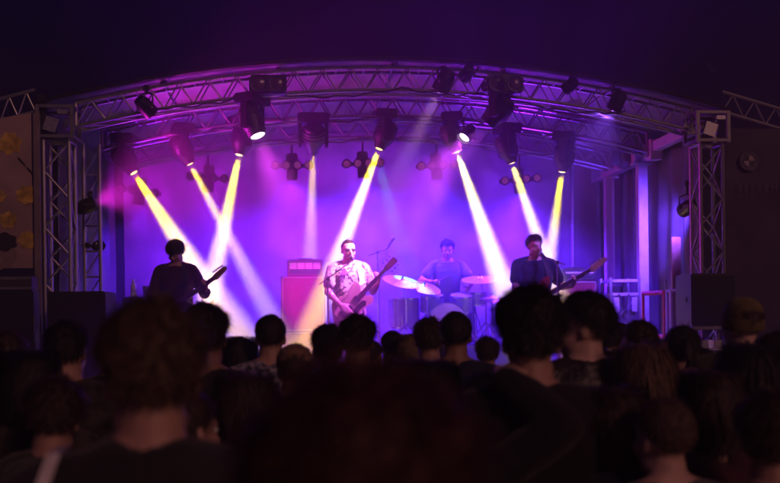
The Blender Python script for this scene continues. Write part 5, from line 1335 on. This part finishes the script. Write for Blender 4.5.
CROWD = [
 # px, top, Y, body, yaw, skin, hair, hair colour, top, trousers, label, hat
 (149, 300, 1.62, 'coat_l', 6, 'skin', 'short', 'grey', 'char', 'denim', 'big blurred brown-haired head in dark coat with pale strap, closest on the guitarist side', None),
 (366, 366, 0.78, 'hoodie', 4, 'skin', 'thick', 'red_lit', 'red', 'black_trouser', 'very blurred dark head and hood, tinted as in red light, right before the camera', None),
 (530, 286, 2.62, 'coat', -2, 'skin', 'thick', 'black', 'black', 'denim', 'tall person with big thick black hair in front of the bassist', None),
 (424, 361, 2.45, 'reach', -4, 'skin_pale', 'bob', 'black', 'black', 'black_trouser', 'short person laying a pale hand on the thick-haired neighbour', None),
 (583, 292, 3.55, 'profile', 8, 'skin_pale', 'short', 'black', 'leather', 'denim', 'person in worn leather jacket turning a warm-lit face toward the big-haired head', None),
 (67, 322, 3.9, 'coat', 3, 'skin', 'short', 'black', 'camo', 'denim', 'dark-haired person in patterned fleece before the bass bin', None),
 (6, 330, 4.2, 'hoodie_l', -20, 'skin', 'ponytail', 'brown', 'navy', 'denim', 'person with pulled-back brown hair below the flower banner, cut by the picture edge', None),
 (205, 304, 3.7, 'tee', 0, 'skin_tan', 'short', 'black', 'black', 'black_trouser', 'dark head right beneath the guitarist guitar neck', None),
 (270, 315, 4.9, 'tee', 4, 'skin', 'crop', 'black', 'scarf', 'denim', 'round cropped head with white and blue patterned shirt left of the magenta cabinets', None),
 (240, 337, 5.1, 'coat', 5, 'skin', 'bob', 'black', 'char', 'denim', 'lower dark bobbed head beside the blue patterned shirt', None),
 (294, 343, 3.9, 'coat_l', -10, 'skin', 'short', 'brown', 'brown', 'denim', 'person in tan cap below the magenta cabinets', 'cap_tan'),
 (247, 374, 2.95, 'hoodie', -8, 'skin', 'long', 'brown', 'tan', 'denim', 'person with long brown hair and tan canvas hooded top beside the large blurred head', None),
 (326, 325, 4.8, 'hoodie_l', -12, 'skin_pale', 'short', 'black', 'navy', 'denim', 'tilted dark head just below the singer elbow', None),
 (357, 315, 4.45, 'coat', -3, 'skin_tan', 'short', 'black', 'char', 'black_trouser', 'dark round head directly below the singer guitar', None),
 (392, 331, 6.1, 'tee', 3, 'skin', 'crop', 'black', 'black', 'denim', 'small dark head below the cyan cymbals', None),
 (414, 334, 5.9, 'tee_r', -6, 'skin', 'bob', 'blond', 'grey', 'denim', 'small fair-haired head squeezed between two dark ones', None),
 (429, 318, 5.2, 'coat', 6, 'skin', 'short', 'brown', 'brown', 'denim', 'dark head in front of the floor tom, behind the fair-haired one', None),
 (455, 312, 4.65, 'tee', -2, 'skin_tan', 'crop', 'black', 'navy', 'black_trouser', 'close-cropped head and bare neck in front of the bass drum', None),
 (607, 319, 5.6, 'coat', 0, 'skin', 'short', 'black', 'black', 'denim', 'narrow dark head just past the leather jacket', None),
 (620, 323, 6.6, 'tee', 4, 'skin', 'crop', 'brown', 'char', 'denim', 'small dark head under the equipment rack', None),
 (638, 321, 5.0, 'hoodie_l', 10, 'skin', 'short', 'brown', 'navy', 'denim', 'dark ruffled head between the rack and the red rail', None),
 (646, 345, 3.4, 'tee_r', 12, 'skin_pale', 'long', 'light', 'olive', 'denim', 'person with long light brown hair beside the leather jacket', None),
 (682, 326, 4.4, 'coat', -5, 'skin', 'ponytail', 'black', 'black', 'black_trouser', 'dark ponytailed head under the white handrail', None),
 (742, 297, 4.35, 'coat_l', 0, 'skin_pale', 'short', 'brown', 'olive', 'denim', 'person in olive beanie in front of the dark emblem banner', 'beanie'),
 (750, 345, 3.15, 'hoodie', 6, 'skin', 'long', 'black', 'camo', 'denim', 'long black hair below the olive beanie', None),
 (779, 333, 3.6, 'profile', 20, 'skin_pale', 'short', 'brown', 'pale', 'denim', 'person in pale jacket looking across, cut by the picture edge', None),
 (690, 367, 3.6, 'coat', -10, 'skin', 'short', 'brown', 'brown', 'denim', 'person in orange-brown cap below the ponytailed head', 'cap_rust'),
 (714, 372, 2.7, 'behind', 0, 'skin_pale', 'bob', 'brown', 'plum', 'black_trouser', 'person in plum fleece top with a hand behind the back', None),
 (28, 352, 3.0, 'coat_l', 8, 'skin', 'bob', 'black', 'camo', 'denim', 'low dark head in patterned coat below the banner pole', None),
 (487, 337, 6.3, 'coat', 0, 'skin', 'short', 'brown', 'char', 'denim', 'small dark head half hidden beside the big black hair', None),
 (110, 338, 5.6, 'coat', 0, 'skin', 'short', 'black', 'black', 'denim', 'dark head beside the bass bin, mostly hidden by the big blurred head', None),
 (665, 341, 6.2, 'hoodie', 0, 'skin', 'short', 'black', 'char', 'denim', 'small dark head at the foot of the red rail', None),
 (318, 353, 5.6, 'hoodie', 6, 'skin', 'short', 'brown', 'plum', 'denim', 'low brown head between the tan cap and the tilted dark head', None),
 (373, 341, 6.6, 'tee_r', 0, 'skin', 'crop', 'black', 'char', 'denim', 'small cropped head just past the dark round head under the guitar', None),
 (441, 344, 6.4, 'coat', -4, 'skin', 'bob', 'brown', 'navy', 'denim', 'small brown bobbed head wedged behind the close-cropped one', None),
 (702, 349, 5.2, 'coat_l', 4, 'skin', 'short', 'black', 'char', 'denim', 'dark head under the loudspeaker scaffold', None),
 (222, 352, 6.0, 'coat', 8, 'skin', 'short', 'brown', 'char', 'denim', 'small head between the bobbed head and the one beneath the guitar neck', None),
 (188, 392, 2.55, 'tee_r', -14, 'skin', 'ponytail', 'brown', 'grey', 'denim', 'low ponytailed head in grey top just past the big blurred head', None),
 (322, 374, 3.4, 'hoodie_l', 10, 'skin', 'bob', 'black', 'plum', 'denim', 'low black bobbed head in plum hood left of the very blurred head', None),
 (398, 366, 4.1, 'behind', -8, 'skin', 'short', 'brown', 'brown', 'denim', 'brown-jacketed head below the fair-haired one', None),
 (482, 374, 3.5, 'coat_l', 18, 'skin_tan', 'thick', 'black', 'char', 'denim', 'low tousled head between the pale hand and the close-cropped head', None),
 (618, 388, 2.6, 'hoodie', -12, 'skin', 'bob', 'brown', 'navy', 'denim', 'low brown bobbed head in navy hood in front of the long light hair', None),
 (664, 398, 2.4, 'tee', 14, 'skin_pale', 'crop', 'grey', 'grey', 'denim', 'low greying cropped head in grey shirt below the long light hair', None),
 (772, 392, 2.35, 'coat', -16, 'skin', 'thick', 'brown', 'brown', 'denim', 'low tousled brown head in the bottom corner under the pale jacket', None),
 (52, 378, 2.7, 'hoodie_l', -10, 'skin', 'short', 'brown', 'olive', 'denim', 'low brown head in olive hooded top before the patterned coats', None),
 (604, 350, 4.3, 'tee', 0, 'skin', 'bob', 'black', 'navy', 'denim', 'low dark head behind the leather shoulder', None),
]
for i, (px, top, Y, body, yaw, skin, hair, hm, topm, trm, lab, hat) in enumerate(CROWD):
    P_ = at(px, top, Y); k = 0
    thick = HT[hair] if not hat else 0.013
    H = P_.z - 0.0
    H = H / (1 + thick / 1.75)
    fine = Y < 3
    m = proto(body, fine)
    root = dress('person', lab, m, H, (P_.x, P_.y, 0.0), R(yaw), M[skin], hair if not hat else ('crop' if hat == 'beanie' else 'crop'), HAIRM[hm], CL[topm], M[trm],
          group='crowd watching the stage', top_name='shirt' if body.startswith('tee') else 'jacket', hair_seed=1 + i % 2,
          hat=(hat or '').split('_')[0] or None, hat_m={'cap_tan': CL['tan'], 'cap_rust': CL['rust'] if 'rust' in CL else CL['tan'], 'beanie': CL['olive_b'] if 'olive_b' in CL else CL['olive']}.get(hat))
    if i == 0:   # pale bag strap over the near shoulder
        b = bmesh.new(); ribbon(b, [(-0.20, -0.15, 1.20), (-0.19, -0.165, 1.32), (-0.165, -0.14, 1.43), (-0.15, -0.06, 1.515), (-0.15, 0.03, 1.515), (-0.16, 0.12, 1.44), (-0.18, 0.17, 1.3)], [(1, 0.2, 0)] * 7, 0.022)
        link('bag_strap', new_mesh('bag_strap', b, M['strap_white']), root, Matrix.Identity(4))
    if i == 3:   # dark bracelet on the reaching arm
        S, E, W, d, nn, curl, _ = m['arms']['R']
        b = bmesh.new(); lathe(b, [(0.028, -0.006), (0.034, -0.006), (0.034, 0.006), (0.028, 0.006)], 20, align(E.lerp(W, 0.93), W)); link('bracelet', new_mesh('bracelet', b, M['black_plastic']), root, Matrix.Identity(4))
bpy.data.scenes.remove(TMP)

# ================================================================== haze
HAZE = 0.065
b = bmesh.new(); bx(b, -42, 42, -38, 46, -1.0, 5.0)
hz = structure('haze', b, None, 'thin stage smoke drifting in the air', 'stuff', smooth=False)
hm_ = bpy.data.materials.new('haze_volume'); hm_.use_nodes = True; nt = hm_.node_tree
nt.nodes.remove(nt.nodes['Principled BSDF']); pv = nt.nodes.new('ShaderNodeVolumePrincipled')
pv.inputs['Color'].default_value = (0.9, 0.9, 0.92, 1); pv.inputs['Density'].default_value = HAZE; pv.inputs['Anisotropy'].default_value = 0.55
nt.links.new(pv.outputs[0], nt.nodes['Material Output'].inputs['Volume'])
hz.data.materials.append(hm_)
